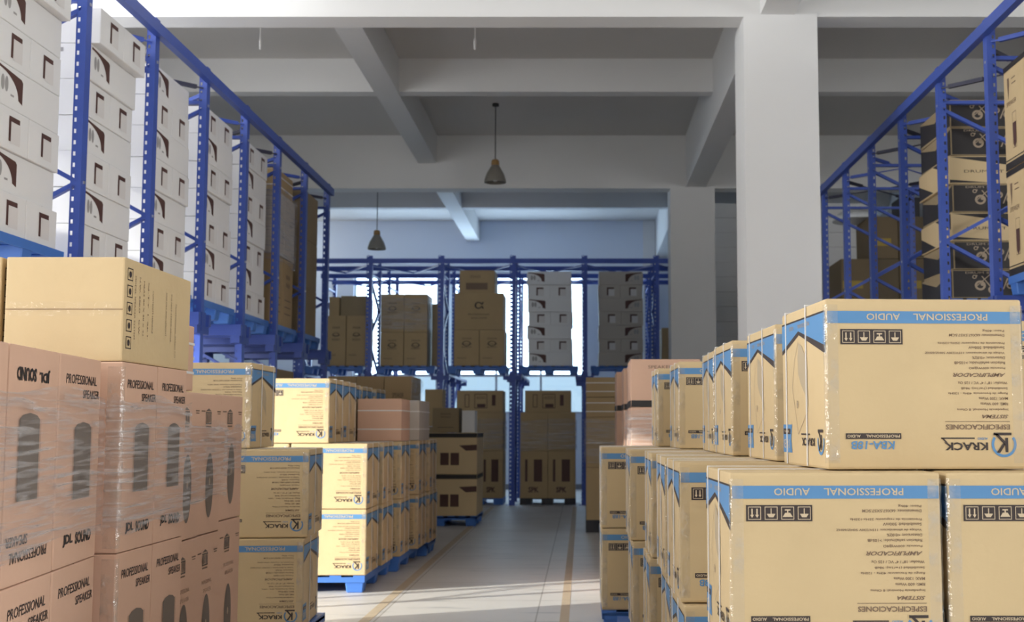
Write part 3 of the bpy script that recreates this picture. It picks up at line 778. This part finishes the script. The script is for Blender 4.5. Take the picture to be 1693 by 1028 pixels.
for j, (y, D, x, zz) in enumerate([(6.06, .39, -1.965, ((.15, .733), (.885, .733))), (6.46, .40, -1.975, ((.15, .733), (.885, .733))), (6.88, .44, -1.985, ((.15, .778), (.93, .69)))]):
    for i, (z, H) in enumerate(zz):
        for n_ in range(2):
            W = .45
            put('S%.2f%.3f' % (D, H), plain_proto(W, D, H-.003, CARDP, small_prints, name='small_speaker_carton'), x-W/2-n_*.46, y+D/2, z,
                '%s crested carton of the third left pile, %s%s' % (['Lower', 'Upper'][i], ['nearest of the three', 'middle of the three', 'farthest of the three'][j], ['', ' in the inner row'][n_]), GS)
pallet(-2.42, 6.7, 1.0, 1.3, 'blue plastic pallet under the small crested cartons')

# --- large plain cartons on top of the second pile
def big_prints(t, W, D, H):
    p = Pr('right', W, D, H)
    for i in range(5):
        v0 = .055+.072*i; p.outline(.035, v0, .095, v0+.052, .004, 0); p.disc(.066, v0+.026, .014, .014, 0, 0, 10)
    p.done('handling_symbols', t, [INKDARK])
    p = Pr('right', W, D, H)
    for c_, a, b, st in ((.13, .10, .37, 'MODEL SPEAKER SYSTEM'), (.185, .12, .37, 'N.W. 28KG   G.W.'), (.235, .12, .36, 'MEAS 80 X 50 X 42'), (.29, .11, .36, 'Q.TY 1 SET'), (.35, .14, .33, 'CONTENTS HANDLE'), (.53, .14, .34, 'KEEP DRY AND UPRIGHT'), (.60, .12, .34, 'DO NOT STACK ABOVE'), (.665, .05, .30, 'PROFESSIONAL AUDIO CO')):
        p.text(st, c_-.008, c_+.006, a, b, 0, 0, False, rot90=True)
    p.done('sideways_text', t, [INKTEXT])
GB_ = 'large plain cartons laid on the second left pile'
put('BIG', plain_proto(.495, .88, .435, CARD, big_prints, 'front', name='large_carton'), -1.905-.2475, 5.16+.44, 1.712, 'large taped carton lying above the tape-cornered tall carton, icons on its side', GB_)
put('BIG', None, -2.42-.2475, 5.16+.44, 1.712, 'large taped carton at the left edge, beside the bigger-looking one with icons', GB_)
put('BX1', plain_proto(.45, .30, .33, CARDP, None, 'straps', name='brown_carton'), -2.21, 6.22, 1.622, 'small pinkish strapped carton on top of the crested cartons, behind the large taped one', None)
# the inner column under the left large carton
for z in (.15, .93):
    pass

# --- stretch wrap around the two left piles
def wrap(x, y0, y1, z0, z1, label, rz=0, xin=.95, nz=26, seed=1, front=True):
    rnd = random.Random(seed)
    bm = bmesh.new()
    pts = [(-xin, 0)] if front else []
    ny = 14
    pth = []
    if front:
        for i in range(9): pth.append((-xin + xin*i/8, -.010))
    for i in range(ny+1): pth.append((.008, (y1-y0)*i/ny))
    grid = []
    for k in range(nz+1):
        z = z0+(z1-z0)*k/nz; row = []
        for i, (px, py) in enumerate(pth):
            d = .003+.007*abs(math.sin(k*1.7+i*.23+seed))+rnd.uniform(0, .004)
            zz = z + (.02*math.sin(i*.6+seed) if k in (0, nz) else 0)
            if front and i < 9: row.append(bm.verts.new((px, py-d, zz)))
            else: row.append(bm.verts.new((px+d, py, zz)))
        grid.append(row)
    for k in range(nz):
        for i in range(len(pth)-1):
            f = bm.faces.new((grid[k][i], grid[k][i+1], grid[k+1][i+1], grid[k+1][i])); f.smooth = True
    o = link('stretch_wrap', tomesh(bm, 'stretch_wrap'), None, FILM)
    o.location = (x, y0, 0); o.rotation_euler = (0, 0, rz)
    tag(o, label, 'plastic wrap', 'clear stretch film around piles'); return o
wrap(-1.762, 3.44, 5.06, 1.03, 1.57, 'clear wrinkled stretch film around the foreground pile at the left edge', rz1, 1.0, seed=3)
wrap(-1.878, 5.11, 5.965, 1.02, 1.56, 'clear wrinkled stretch film around the second left pile of tall cartons', 0, .06, seed=5)
wrap(-1.958, 6.05, 6.87, 1.07, 1.46, 'clear crinkled stretch film around the small crested cartons', 0, .0, seed=8, front=False)
wrap(-1.978, 6.87, 7.33, 1.19, 1.44, 'shiny narrow band of stretch film on the farthest crested carton', 0, .0, nz=14, seed=9, front=False)

# ------------------------------------------------------------------ white cartons on the racks
WH = .2556; WW = .84; WD = .90
def whiteA(face):
    """one wide carton with a dark curved swoosh panel"""
    def f(t, W, D, H):
        p = Pr(face, W, D, H); w_ = p.w
        u1 = .36*w_/.9; u0 = .03; n = 14
        outer = [(u0, H-.02), (u1, H-.045), (u1, .055), (u1-.055, .070)]
        arc = [(u1-.055 - (u1-.055-u0)*(1-math.cos(PI/2*i/n)), .070+(H-.105)*math.sin(PI/2*i/n)) for i in range(n+1)]
        for i in range(n):
            a = arc[i]; b = arc[i+1]
            def o_(q): # matching outer point
                s_ = q/n
                return (u1, .055+(H-.10)*min(1, s_*1.6)) if s_ < .62 else (u1-(u1-u0)*(s_-.62)/.38, H-.045+.028*(s_-.62)/.38)
            p.poly((a, o_(i), o_(i+1), b), 0)
        p.done('swoosh_panel', t, [INKMAROON])
        p = Pr(face, W, D, H)
        for c in (.095, .145): p.disc(c, .135, .022, .048, 0, 0, 18)
        p.rect(.20, .075, .245, .088, 0)
        p.done('speaker_symbol', t, [LABELG])
    return f
def whiteB(face):
    def f(t, W, D, H):
        p = Pr(face, W, D, H); w_ = p.w; a = w_*.40; b = w_*.72
        p.rect(a, .055, a+.028, H-.045); p.rect(a+.028, H-.075, b, H-.045)
        p.done('corner_mark', t, [INKMAROON])
        p = Pr(face, W, D, H); p.rect(a+.03, .045, b+.01, H-.078); p.done('paper_label', t, [LABEL])
    return f
def front_label(t, W, D, H, top=True):
    p = Pr('front', W, D, H); p.rect(W-.33, .05, W-.28, H-.03, 0); p.rect(W-.28, H-.06, W-.19, H-.03, 1)
    p.text('SPEAKER', W-.318, W-.292, .07, H-.06, 2, 1, rot90=True); p.done('strip_label', t, [INKMAROON, LABELG, LABELG])
def whiteseam(t, W, D, H):
    p = Pr('front', W, D, H); p.rect(W*.5-.028, .0, W*.5+.028, H*.94, 0); p.done('tape', t, [WTAPE])
WTAPE = mat('pale tape on white card', (.58, .66, .66), .25)
def stackW(xa, yc, n, topA, where, grp, side, base=LEV, jit=.012, seed=0, offtop=0.0):
    """side 'right': aisle face is +x (left rack); 'front': faces the camera. xa = aisle face x (or centre x for front)"""
    rnd = random.Random(seed)
    lay = ['lowest', 'second from bottom', 'third from bottom', 'fourth from bottom', 'fifth from bottom', 'sixth from bottom', 'topmost', 'eighth from bottom']
    for i in range(n):
        z = base + WH*i; isA = ((n-1-i) % 2 == 0) == topA
        ox = rnd.uniform(-jit, jit); oy = rnd.uniform(-jit, jit)
        if i == n-1: ox += offtop
        if side == 'right':
            if isA:
                put('WA', plain_proto(WW, WD, WH-.002, WCARD, lambda t, W, D, H: (whiteA('right')(t, W, D, H), front_label(t, W, D, H)), None, WSEAM, 'white_carton'),
                    xa-WW/2+ox, yc+oy, z, 'wide white swoosh carton, %s, %s' % (lay[i], where), grp)
            else:
                for q in (0, 1):
                    put('WB', plain_proto(WW, WD/2-.002, WH-.002, WCARD, lambda t, W, D, H: (whiteB('right')(t, W, D, H), whiteseam(t, W, D, H)), None, WSEAM, 'white_carton'),
                        xa-WW/2+ox, yc-WD/4+q*WD/2+oy, z, '%s narrow white carton, %s layer, %s' % (['nearer', 'farther'][q], lay[i], where), grp)
        else:
            if isA:
                fl = where.startswith('far right')
                put('WC%d' % fl, plain_proto(WW, WD, WH-.002, WCARD if not fl else WCARD2, (whiteA('front') if not fl else whiteAr), None, WSEAM, 'white_carton'), xa+ox, yc+oy, z, 'wide %s swoosh carton, %s, %s' % ('white' if not fl else 'greyish', lay[i], where), grp)
            else:
                fl = where.startswith('far right')
                for q in (0, 1):
                    put('WE%d' % fl, plain_proto(WW/2-.002, WD, WH-.002, WCARD if not fl else WCARD2, whiteB('front'), None, WSEAM, 'white_carton'), xa-WW/4+q*WW/2+ox, yc+oy, z, '%s narrow carton, %s layer, %s' % (['left', 'right'][q], lay[i], where), grp)
WCARD2 = mat('warm grey card', (.55, .50, .44), .7, noise=.06, nscale=3)
def whiteAr(t, W, D, H):
    whiteA('front')(t, W, D, H)
    # mirrored design: panel at the right end
    for ch in t.children:
        if ch.name.startswith(('swoosh_panel', 'speaker_symbol')):
            for v in ch.data.vertices: v.co.x = -v.co.x
            for pl in ch.data.polygons: pl.flip()
GW = 'white cartons on the left rack'
sname = ['nearest stack', 'second stack', 'third stack', 'fourth stack', 'fifth stack']
for k, (topA, off) in enumerate([(False, .06), (False, .07), (True, 0), (False, 0), (False, .0)]):
    yc = FR0 + BAY*(k+.5) + .03
    stackW(-3.46, yc, 7, topA, '%s on the left rack' % sname[k], GW, 'right', seed=k+2, offtop=off)
    pallet(-3.46-WW/2+.02, yc, .88, 1.04, 'blue plastic pallet on the left rack under the %s of white cartons' % sname[k], z=2.4405-.0, group='blue plastic pallets on the racks')
# wrapped brown stack and tall brown stack at the end of the left rack
def pr_lines(face, cols=3):
    def f(t, W, D, H):
        p = Pr(face, W, D, H); w_ = p.w
        p.text('SPEAKER', w_*.3, w_*.7, H*.72, H*.78); p.text('FRAGILE', w_*.32, w_*.68, H*.60, H*.66)
        for i in range(cols): p.rect(w_*.2, H*(.2+.1*i), w_*.8, H*(.2+.1*i)+.008)
        p.done('lettering', t, [INKDARK])
    return f
def pr_pair(face):
    def f(t, W, D, H):
        p = Pr(face, W, D, H); w_ = p.w
        p.rect(w_*.30, H*.60, w_*.72, H*.61); p.text('SPEAKER', w_*.32, w_*.70, H*.74, H*.78)
        p.ring(w_*.5, H*.62, w_*.13, w_*.17, 0, 0, sy=.62); p.text('AUDIO', w_*.30, w_*.70, H*.50, H*.545)
        p.text('FRAGILE', w_*.14, w_*.5, H*.20, H*.23)
        p.done('emblem', t, [INKDARK])
    return f
gE = 'brown cartons at the far end of the left rack'
yE = FR0+BAY*5.5
for q in (0, 1):
    put('EB', plain_proto(.80, .49, .80, CARDB, pr_lines('right', 3), None, name='brown_carton'), -3.47-.40, yE-.25+q*.50, LEV, '%s tall brown carton under the film-wrapped load on the left rack' % ['nearer', 'farther'][q], gE)
    put('EM', plain_proto(.80, .49, .72, WCARD2, None, None, name='grey_carton'), -3.46-.40, yE-.25+q*.50, LEV+.802, '%s greyish carton inside the shiny film on the left rack' % ['nearer', 'farther'][q], gE)
put('ET', plain_proto(.76, .80, .26, CARDB, None, 'straps', name='brown_carton'), -3.47-.38, yE, LEV+1.524, 'flat strapped brown carton topping the film-wrapped load on the left rack', gE)
pallet(-3.46-WW/2+.02, yE, .88, 1.04, 'blue plastic pallet on the left rack under the film-wrapped load', z=2.4405, group='blue plastic pallets on the racks')
wrap(-3.455, yE-.51, yE+.51, LEV+.72, LEV+1.56, 'shiny stretch film around the grey cartons on the left rack', 0, .78, seed=11)
yF = FR0+BAY*6.5
for i in range(3):
    put('EF', plain_proto(.80, .95, .60, CARDD, None, 'top', name='brown_carton'), -3.47-.40, yF, LEV+.602*i, '%s dull brown carton of the last stack on the left rack' % ['lowest', 'middle', 'top'][i], gE)
pallet(-3.46-WW/2+.02, yF, .88, 1.04, 'blue plastic pallet on the left rack under the last brown stack', z=2.4405, group='blue plastic pallets on the racks')
# extend the last lane: two more frames are not there in the photo, the stack stands on outer arms

# ------------------------------------------------------------------ goods on the far rack, upper level
gU = 'cartons on the upper level of the far rack'
yU = FARY+.12
def cart(key, W, D, H, card, x0, y0, z, label, group, pr=None, tape=None, name='brown_carton', seamm=SEAM):
    return put(key, plain_proto(W-.004, D-.004, H-.003, card, pr, tape, seamm, name), x0+W/2, y0+D/2, z, label, group)
for q, x in enumerate((-4.84, -4.455)):
    cart('U1', .38, .8, .95, CARDB, x, yU, LEV, '%s tall brown carton on the far rack, first bay left of the post' % ['left', 'right'][q], gU, pr_pair('front'))
cart('U1t', .20, .7, .36, CARDB, -4.80, yU+.05, LEV+.95, 'narrow brown carton lying left on top of the leftmost far rack pair', gU)
cart('U1u', .50, .7, .38, CARDD, -4.58, yU+.05, LEV+.95, 'wide dull brown carton lying right on top of the leftmost far rack pair', gU)
for q, x in enumerate((-3.81, -3.365)):
    cart('U2', .44, .8, .63, CARDB, x, yU, LEV, '%s emblem-printed brown carton, lower pair of the second far rack bay' % ['left', 'right'][q], gU, pr_pair('front'))
    cart('U2t', .44, .8, .73, CARDB, x, yU, LEV+.63, '%s film-wrapped brown carton, upper pair of the second far rack bay' % ['left', 'right'][q], gU, pr_pair('front'))
wrap(-2.92, yU-.004, yU+.79, LEV+.68, LEV+1.30, 'stretch film around the upper pair in the second far rack bay', 0, .89, seed=14)
cart('U2b', .16, .5, 1.2, CARDD, -2.87, yU+.25, LEV, 'slim dark brown carton standing behind the film-wrapped pair on the far rack', gU)
for q, x in enumerate((-2.423, -1.942)):
    cart('U3', .478, .85, .68, CARDB, x, yU, LEV, '%s brown carton at the foot of the far rack stack with the round symbol' % ['left', 'right'][q], gU, pr_pair('front'))
def pr_alpha(t, W, D, H):
    p = Pr('front', W, D, H); p.text('α', W*.41, W*.60, H*.57, H*.76, 0, 0, bold=.006); p.text('PROFESSIONAL', W*.28, W*.72, H*.40, H*.44); p.text('AUDIO SYSTEM', W*.34, W*.66, H*.30, H*.34); p.done('symbol', t, [INKDARK])
cart('U3m', .93, .85, .70, CARDB, -2.42, yU+.01, LEV+.68, 'large brown carton with a round letter symbol, middle of the far rack', gU, pr_alpha)
def pr_two(t, W, D, H):
    p = Pr('front', W, D, H); p.text('SPEAKER', W*.3, W*.6, H*.66, H*.78); p.rect(W*.18, H*.15, W*.80, H*.45, 0); p.done('lettering', t, [INKTEXT])
cart('U3t', .67, .75, .44, CARDB, -2.33, yU+.04, LEV+1.38, 'smaller brown carton on top of the one with the round letter symbol', gU, pr_two)
stackW(-.615, yU+.47, 7, True, 'central white stack on the far rack', 'white cartons on the far rack', 'front', seed=20, jit=.02)
stackW(.73, yU+.47, 7, True, 'far right stack on the far rack', 'white cartons on the far rack', 'front', seed=21, jit=.012)
cart('U6', .5, .8, .36, CARDB, 1.50, yU, LEV, 'lower brown carton on the far rack, half hidden by the column', gU)
cart('U6', .5, .8, .36, CARDB, 1.50, yU, LEV+.36, 'upper brown carton on the far rack, half hidden by the column', gU)
for i in range(-1, 5):
    nm = ['leftmost bay', 'second bay', 'third bay with the symbol carton', 'bay of the central white stack', 'bay of the right white stack', 'bay behind the column']
    pallet(FX0+BAY*(i+.5), yU+.47, 1.12, 1.0, 'blue plastic pallet on the far rack in the %s' % nm[i+1], z=2.4405, group='blue plastic pallets on the racks')

# ------------------------------------------------------------------ goods on the floor at the far end
gF = 'cartons on the floor under the far rack'
yL = FARY+.13
def pr_spk(t, W, D, H):
    p = Pr('front', W, D, H); p.rect(W*.50, H*.35, W*.80, H*.82, 0); p.rect(W*.18, H*.35, W*.27, H*.82, 0); p.text('SPK', W*.30, W*.68, H*.12, H*.24, 0, bold=.04); p.done('speaker_picture', t, [INKMAROON])
def pr_topbox(t, W, D, H):
    p = Pr('front', W, D, H)
    p.outline(W*.17, H*.22, W*.27, H*.82, .012); p.outline(W*.38, H*.18, W*.66, H*.84, .012); p.rect(W*.44, H*.22, W*.62, H*.38); p.rect(W*.76, H*.3, W*.84, H*.8)
    p.text('AUDIO', W*.42, W*.62, H*.6, H*.74); p.done('printed_panels', t, [INKMAROON])
for nm, x, wd in (('left', -2.37, .445), ('central', -1.165, .52)):
    for q in (0, 1):
        cart('L%s' % nm, wd, .85, .88, CARDB, x+q*wd, yL, .12, '%s lower speaker carton of the %s floor stack under the far rack' % (['left', 'right'][q], nm), gF, pr_spk)
        cart('M%s' % nm, wd, .85, .72, CARDB, x+q*wd, yL, 1.0, '%s film-wrapped upper carton of the %s floor stack under the far rack' % (['left', 'right'][q], nm), gF)
    cart('T%s' % nm, .87, .8, .41, CARDB, x+wd-.435-.0, yL+.02, 1.72, 'wide panel-printed carton topping the %s floor stack under the far rack' % nm, gF, pr_topbox)
    wrap(x+2*wd+.0, yL-.003, yL+.84, 1.02, 1.58, 'pale stretch film around the %s floor stack under the far rack' % nm, 0, 2*wd, seed=17)
    bm = bmesh.new(); W = 2*wd
    for a in (0, .39*W, .80*W): box(bm, x+a, x+a+.2*W, yL, yL+.85, 0, .1)
    box(bm, x, x+W, yL, yL+.85, .1, .118)
    o = link('plastic_pallet', tomesh(bm, 'plastic_pallet'), None, PLBLUE if nm == 'left' else BLACKP); tag(o, '%s pallet under the %s floor stack beneath the far rack' % ('blue' if nm == 'left' else 'black', nm), 'pallet', 'far pallets')
# stack of two big lidded cartons left of the aisle
gD = 'dark-lidded cartons left of the aisle end'
def pr_lid(t, W, D, H):
    for face in ('front', 'right'):
        p = Pr(face, W, D, H, .0015); w_ = p.w; p.rect(.004, H-.065, w_-.004, H-.004, 0); p.done('dark_lid_band', t, [INKBLACK])
    for i in (0, 1): p = Pr('front', W, D, H); p.rect(.555+i*.15, H*.22, .68+i*.15, H*.52); p.done('printed_window', t, [INKMAROON])
    p = Pr('front', W, D, H); p.poly(((.83, H*.70), (W-.004, H*.72), (W-.004, H*.58), (.93, H*.57)), 0); p.done('printed_swoosh', t, [INKMAROON])
for i in range(2):
    cart('D', 1.10, 1.10, .602, CARD, -2.64, 18.42, .15+.604*i, '%s dark-lidded carton of the stack at the left end of the aisle' % ['lower', 'upper'][i], gD, pr_lid)
pallet(-2.09, 18.97, 1.1, 1.1, 'blue plastic pallet under the dark-lidded cartons')
cart('Dt', .40, .5, .37, CARDD, -2.235, 18.65, 1.36, 'small brown carton on top of the dark-lidded stack', gD, pr_lines('front', 1))
cart('Du', .20, .4, .33, WCARD, -1.80, 18.70, 1.36, 'small white carton on top of the dark-lidded stack', gD)
cart('Dv', .34, .6, 1.45, CARDD, -2.66, 20.9, 0, 'tall dull carton standing on the floor behind the dark-lidded stack', gD)
cart('Dw', .30, .5, .62, CARDB, -2.64, 20.95, 1.455, 'narrow brown carton on the tall dull one behind the dark-lidded stack', gD)
# big pile with strap behind the far left pile of speaker cartons
gB = 'large plain cartons behind the far left pile'
for q in range(3):
    for i in range(2):
        cart('Bg', .36, .9, .97, CARDB, -3.26+q*.36, 16.0, .15+.972*i, '%s tall brown carton behind the left speaker pile, %s' % (['lower', 'upper'][i], ['next to the rack', 'middle column', 'aisle-side column'][q]), gB, pr_lines('front', 0))
pallet(-2.72, 16.45, 1.08, .9, 'blue plastic pallet under the tall brown cartons behind the left speaker pile')
wrap(-2.17, 15.99, 16.89, .2, 2.08, 'stretch film around the tall brown cartons behind the left speaker pile', 0, .02, seed=23)
cart('Br', .45, .62, .43, CARDP, -2.278, 12.68, 1.30, 'brown strapped carton standing on the left row of blue-banded cartons, front one', 'strapped cartons on the left row', None, 'straps')
cart('Br2', .45, .9, .43, WCARD2, -2.20, 13.45, 1.30, 'greyish carton behind the brown strapped one on the left row', 'strapped cartons on the left row', None, 'straps')
# lower level of the left rack
gl = 'brown cartons on the floor under the left rack'
for k, (y, zt, n) in enumerate(((6.967, 2.1, 3), (12.367, 1.95, 3), (13.717, 2.1, 3), (15.067, 1.98, 3))):  # nearest stack is unseen, added to keep sun off the near left pile
    for i in range(n):
        h = (zt-.15)/n
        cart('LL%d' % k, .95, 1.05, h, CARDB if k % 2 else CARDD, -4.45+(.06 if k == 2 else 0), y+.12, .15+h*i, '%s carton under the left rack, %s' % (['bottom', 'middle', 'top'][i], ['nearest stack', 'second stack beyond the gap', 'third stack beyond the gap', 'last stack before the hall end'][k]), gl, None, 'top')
    pallet(-3.97+(.06 if k == 2 else 0), y+.645, .95, 1.05, 'blue plastic pallet on the floor under the left rack, %s' % ['nearest', 'second', 'third', 'last'][k])

# ------------------------------------------------------------------ right side beyond the near pile
gR2 = 'film-wrapped cartons beyond the right pile'
def pr_band(t, W, D, H):
    for face in ('front', 'left'):
        p = Pr(face, W, D, H, .0015); w_ = p.w; p.rect(.004, .0, w_-.004, .055, 0); p.done('dark_base_band', t, [INKBLACK])
    p = Pr('front', W, D, H); p.text('SPEAKER', W*.25, W*.6, H*.80, H*.87); p.done('lettering', t, [INKTEXT])
for k, (x, y) in enumerate(((.425, 11.0), (.445, 11.85), (.42, 12.7), (.37, 13.55))):
    w_ = ['nearest', 'second', 'third', 'farthest'][k]
    cart('R2t', .62, .72, .42, CARDP, x, y, 1.62, 'pinkish top carton with dark base band beyond the right pile, %s' % w_, gR2, pr_band)
    for q in (0, 1):
        cart('R2m', .30, .72, .733, CARDP, x+q*.315, y, .885, '%s upper slim carton beyond the right pile, %s column' % (['aisle-side', 'inner'][q], w_), gR2)
        cart('R2b', .30, .72, .733, CARDP, x+q*.315, y, .15, '%s lower slim carton beyond the right pile, %s column' % (['aisle-side', 'inner'][q], w_), gR2)
pallet(.75, 11.78, .7, 1.58, 'nearer blue plastic pallet under the slim cartons beyond the right pile'); pallet(.70, 13.48, .7, 1.58, 'farther blue plastic pallet under the slim cartons beyond the right pile')
def wrapL(x, y0, y1, z0, z1, W, label, seed):
    o = wrap(0, 0, y1-y0, z0, z1, label, 0, W, seed=seed)
    for v in o.data.vertices: v.co.x = -v.co.x
    for pl in o.data.polygons: pl.flip()
    o.location = (x, y0, 0)
wrapL(.415, 10.985, 11.72, .95, 1.60, .62, 'stretch film around the slim cartons beyond the right pile', 31)
gR3 = 'stacked dull cartons at the right end of the aisle'
for q in (0, 1):
    for i, (z, H, c) in enumerate(((.17, .72, CARDB), (.89, .69, CARDB), (1.58, .275, CARDB), (1.857, .275, CARDB))):
        cart('R3%d%d' % (i, q), .52, .95, H, c, .05+q*.525, 17.33, z, '%s %s carton of the stack at the right end of the aisle' % (['bottom', 'second', 'third', 'top'][i], ['aisle-side', 'inner'][q]), gR3, None, 'straps' if i > 1 else None)
bm = bmesh.new()
for a in (.05, .45, .9): box(bm, a, a+.18, 17.34, 18.27, 0, .12)
box(bm, .05, 1.09, 17.34, 18.27, .12, .168); o = link('plastic_pallet', tomesh(bm, 'plastic_pallet'), None, BLACKP); tag(o, 'black pallet under the stack at the right end of the aisle', 'pallet', 'far pallets')
wrapL(.045, 17.325, 18.28, .95, 1.56, 1.04, 'pale stretch film around the stack at the right end of the aisle', 33)

# goods on the right rack
gRR = 'tan cartons with dark bands on the right rack'
def pr_tan(t, W, D, H):
    for face in ('front', 'left'):
        p = Pr(face, W, D, H, .0015); w_ = p.w; p.rect(.004, .0, w_-.004, .055, 0); p.rect(.004, H-.045, w_-.004, H-.003, 0); p.rect(.004, .07, w_-.004, .078, 0); p.done('dark_band', t, [INKBLACK])
    p = Pr('left', W, D, H); w_ = p.w
    p.poly(((w_*.16, H*.80), (w_*.20, H*.66), (w_*.24, H*.80), (w_*.24, H*.87), (w_*.16, H*.87)), 0); p.text('SPEAKER', w_*.12, w_*.52, H*.60, H*.645); p.rect(w_*.34, H*.84, w_*.50, H*.85); p.rect(w_*.34, H*.79, w_*.52, H*.80); p.done('lettering', t, [INKTEXT])
    p = Pr('left', W, D, H); p.outline(w_*.34, H*.18, w_*.50, H*.52, .003); p.poly(((w_*.36, H*.22), (w_*.42, H*.18), (w_*.48, H*.22), (w_*.49, H*.42), (w_*.35, H*.42)), 0); p.done('jug_picture', t, [INKMAROON])
for q in (0, 1):
    for i in range(2):
        cart('RR', .80, .52, .82, CARD, 3.29, 9.03-.53*q, LEV+.822*i, '%s tan carton with dark bands on the right rack, %s' % (['lower', 'upper'][i], ['next to the post', 'cut by the right edge'][q]), gRR, pr_tan)
pallet(3.72, 9.02, .88, 1.04, 'blue plastic pallet on the right rack under the tan cartons', z=2.4405, group='blue plastic pallets on the racks')
gDR = 'drum kit cartons on the right rack'
def drum(dark):
    def f(t, W, D, H):
        if dark:
            for face in ('front', 'left'):
                p = Pr(face, W, D, H); w_ = p.w
                if face == 'left': p.poly(((.01, H*.1), (w_-.01, H*.05), (w_-.01, H*.95), (w_*.5, H*.6), (.01, H*.95)), 0)
                else: p.rect(.01, .01, w_-.01, H-.01)
                p.done('black_panel', t, [INKBLACK])
            p = Pr('front', W, D, H)
            for u, v, r in ((.25, .45, .050), (.42, .62, .035), (.36, .30, .040), (.52, .45, .035), (.20, .75, .02)): p.ring(u, v*H/.26*.26, r*.6, r, 0, 1.5, n=14, sy=.9); p.disc(u+.02, v*H+.01, r*.35, r*.3, 0, 1.5)
            p.text('DRUM SET', .12, .40, H*.86, H*.93, 0, 1.5)
            for a, b in (((.20, .1), (.34, .22)), ((.34, .1), (.26, .2)), ((.45, .08), (.50, .2))): p.poly(((a[0], a[1]), (a[0]+.012, a[1]), (b[0]+.012, b[1]), (b[0], b[1])), 0, 1.5)
            p.done('drum_picture', t, [INKFAINT])
        else:
            p = Pr('front', W, D, H); p.poly(((.01, H-.01), (W-.01, H-.01), (W-.01, H*.55)), 0); p.poly(((.01, .01), (W*.5, .01), (.01, H*.15)), 0); p.done('black_corner', t, [INKBLACK])
            p = Pr('left', W, D, H); w_ = p.w; p.poly(((.01, .01), (w_*.5, .01), (.01, H*.6)), 0); p.poly(((w_-.01, H-.01), (w_*.5, H-.01), (w_-.01, H*.4)), 0); p.done('black_corner', t, [INKBLACK])
            p = Pr('front', W, D, H); p.text('DRUM SET', .14, .50, H*.40, H*.50); p.done('lettering', t, [INKDARK])
    return f
for i in range(7):
    dk = i not in (2, 4)
    cart('DR%d' % dk, .80, 1.0, .26, CARD if not dk else CARDD, 3.33+random.uniform(-.02, .02), 11.13, LEV+.26*i, '%s carton of the drum set stack on the right rack, %s from the bottom' % (['tan', 'black-printed'][dk], ['first', 'second', 'third', 'fourth', 'fifth', 'sixth', 'seventh'][i]), gDR, drum(dk))
pallet(3.76, 11.66, .88, 1.04, 'blue plastic pallet on the right rack under the drum set cartons', z=2.4405, group='blue plastic pallets on the racks')
# tall brown pile beyond the right rack
gRB = 'brown cartons piled beyond the right rack'
def pr_yel(t, W, D, H):
    p = Pr('front', W, D, H); p.rect(W*.05, H*.30, W*.75, H*.48); p.done('yellow_label', t, [mat('ochre ink', (.42, .30, .06), .7)])
for q in range(3):
    nl = (6, 7, 7)[q]
    for i in range(nl):
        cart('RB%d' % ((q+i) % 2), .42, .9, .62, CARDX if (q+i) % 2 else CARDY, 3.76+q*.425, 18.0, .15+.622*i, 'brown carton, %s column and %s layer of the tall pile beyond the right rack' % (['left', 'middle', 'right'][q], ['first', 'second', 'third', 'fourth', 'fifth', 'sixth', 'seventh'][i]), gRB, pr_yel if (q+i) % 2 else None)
pallet(4.39, 18.45, 1.27, .9, 'blue plastic pallet under the tall brown pile beyond the right rack')
cart('BK', .30, .5, .30, BLACKP, 4.66, 18.1, .15+.622*7, 'black case on the right column of the tall brown pile', None, name='black_case')
bm = bmesh.new(); bmesh.ops.create_icosphere(bm, subdivisions=3, radius=.5)
for v in bm.verts:
    v.co = Vector((v.co.x*.9, v.co.y*.9, max(0, v.co.z)*.42)) + Vector((0, 0, .0)); v.co.z += .02*math.sin(v.co.x*17)*math.cos(v.co.y*13) * (1 if v.co.z > .01 else 0)
for f in bm.faces: f.smooth = True
o = link('plastic_sheet', tomesh(bm, 'plastic_sheet'), None, WPLAST); o.location = (4.1, 18.45, .15+.622*7-.0); o.scale = (.8, .9, .8)
tag(o, 'crumpled white plastic sheet on the tall brown pile beyond the right rack', 'plastic sheet')

# white carton wall seen between and right of the columns
gWW = 'small white cartons stacked high at the right'
lays = 20
for ci, x in enumerate((2.27, 2.74, 4.13, 4.60)):
    for i in range(lays):
        top_ = .15+.26*i
        if top_ < 2.2 and ci > 99: continue
        cart('WWc', .455, .6, .26, WCARD, x, 21.6, top_, 'small pale carton, layer %s up in the %s tall column behind the pillars' % (['one','two','three','four','five','six','seven','eight','nine','ten','eleven','twelve','thirteen','fourteen','fifteen','sixteen','seventeen','eighteen','nineteen','twenty'][i], ['leftmost', 'second', 'third', 'rightmost'][ci]), gWW, None, None, 'pale_carton', WSEAM)
pallet(2.73, 21.9, .94, .62, 'blue plastic pallet under the left pair of tall pale columns'); pallet(4.59, 21.9, .94, .62, 'blue plastic pallet under the right pair of tall pale columns')
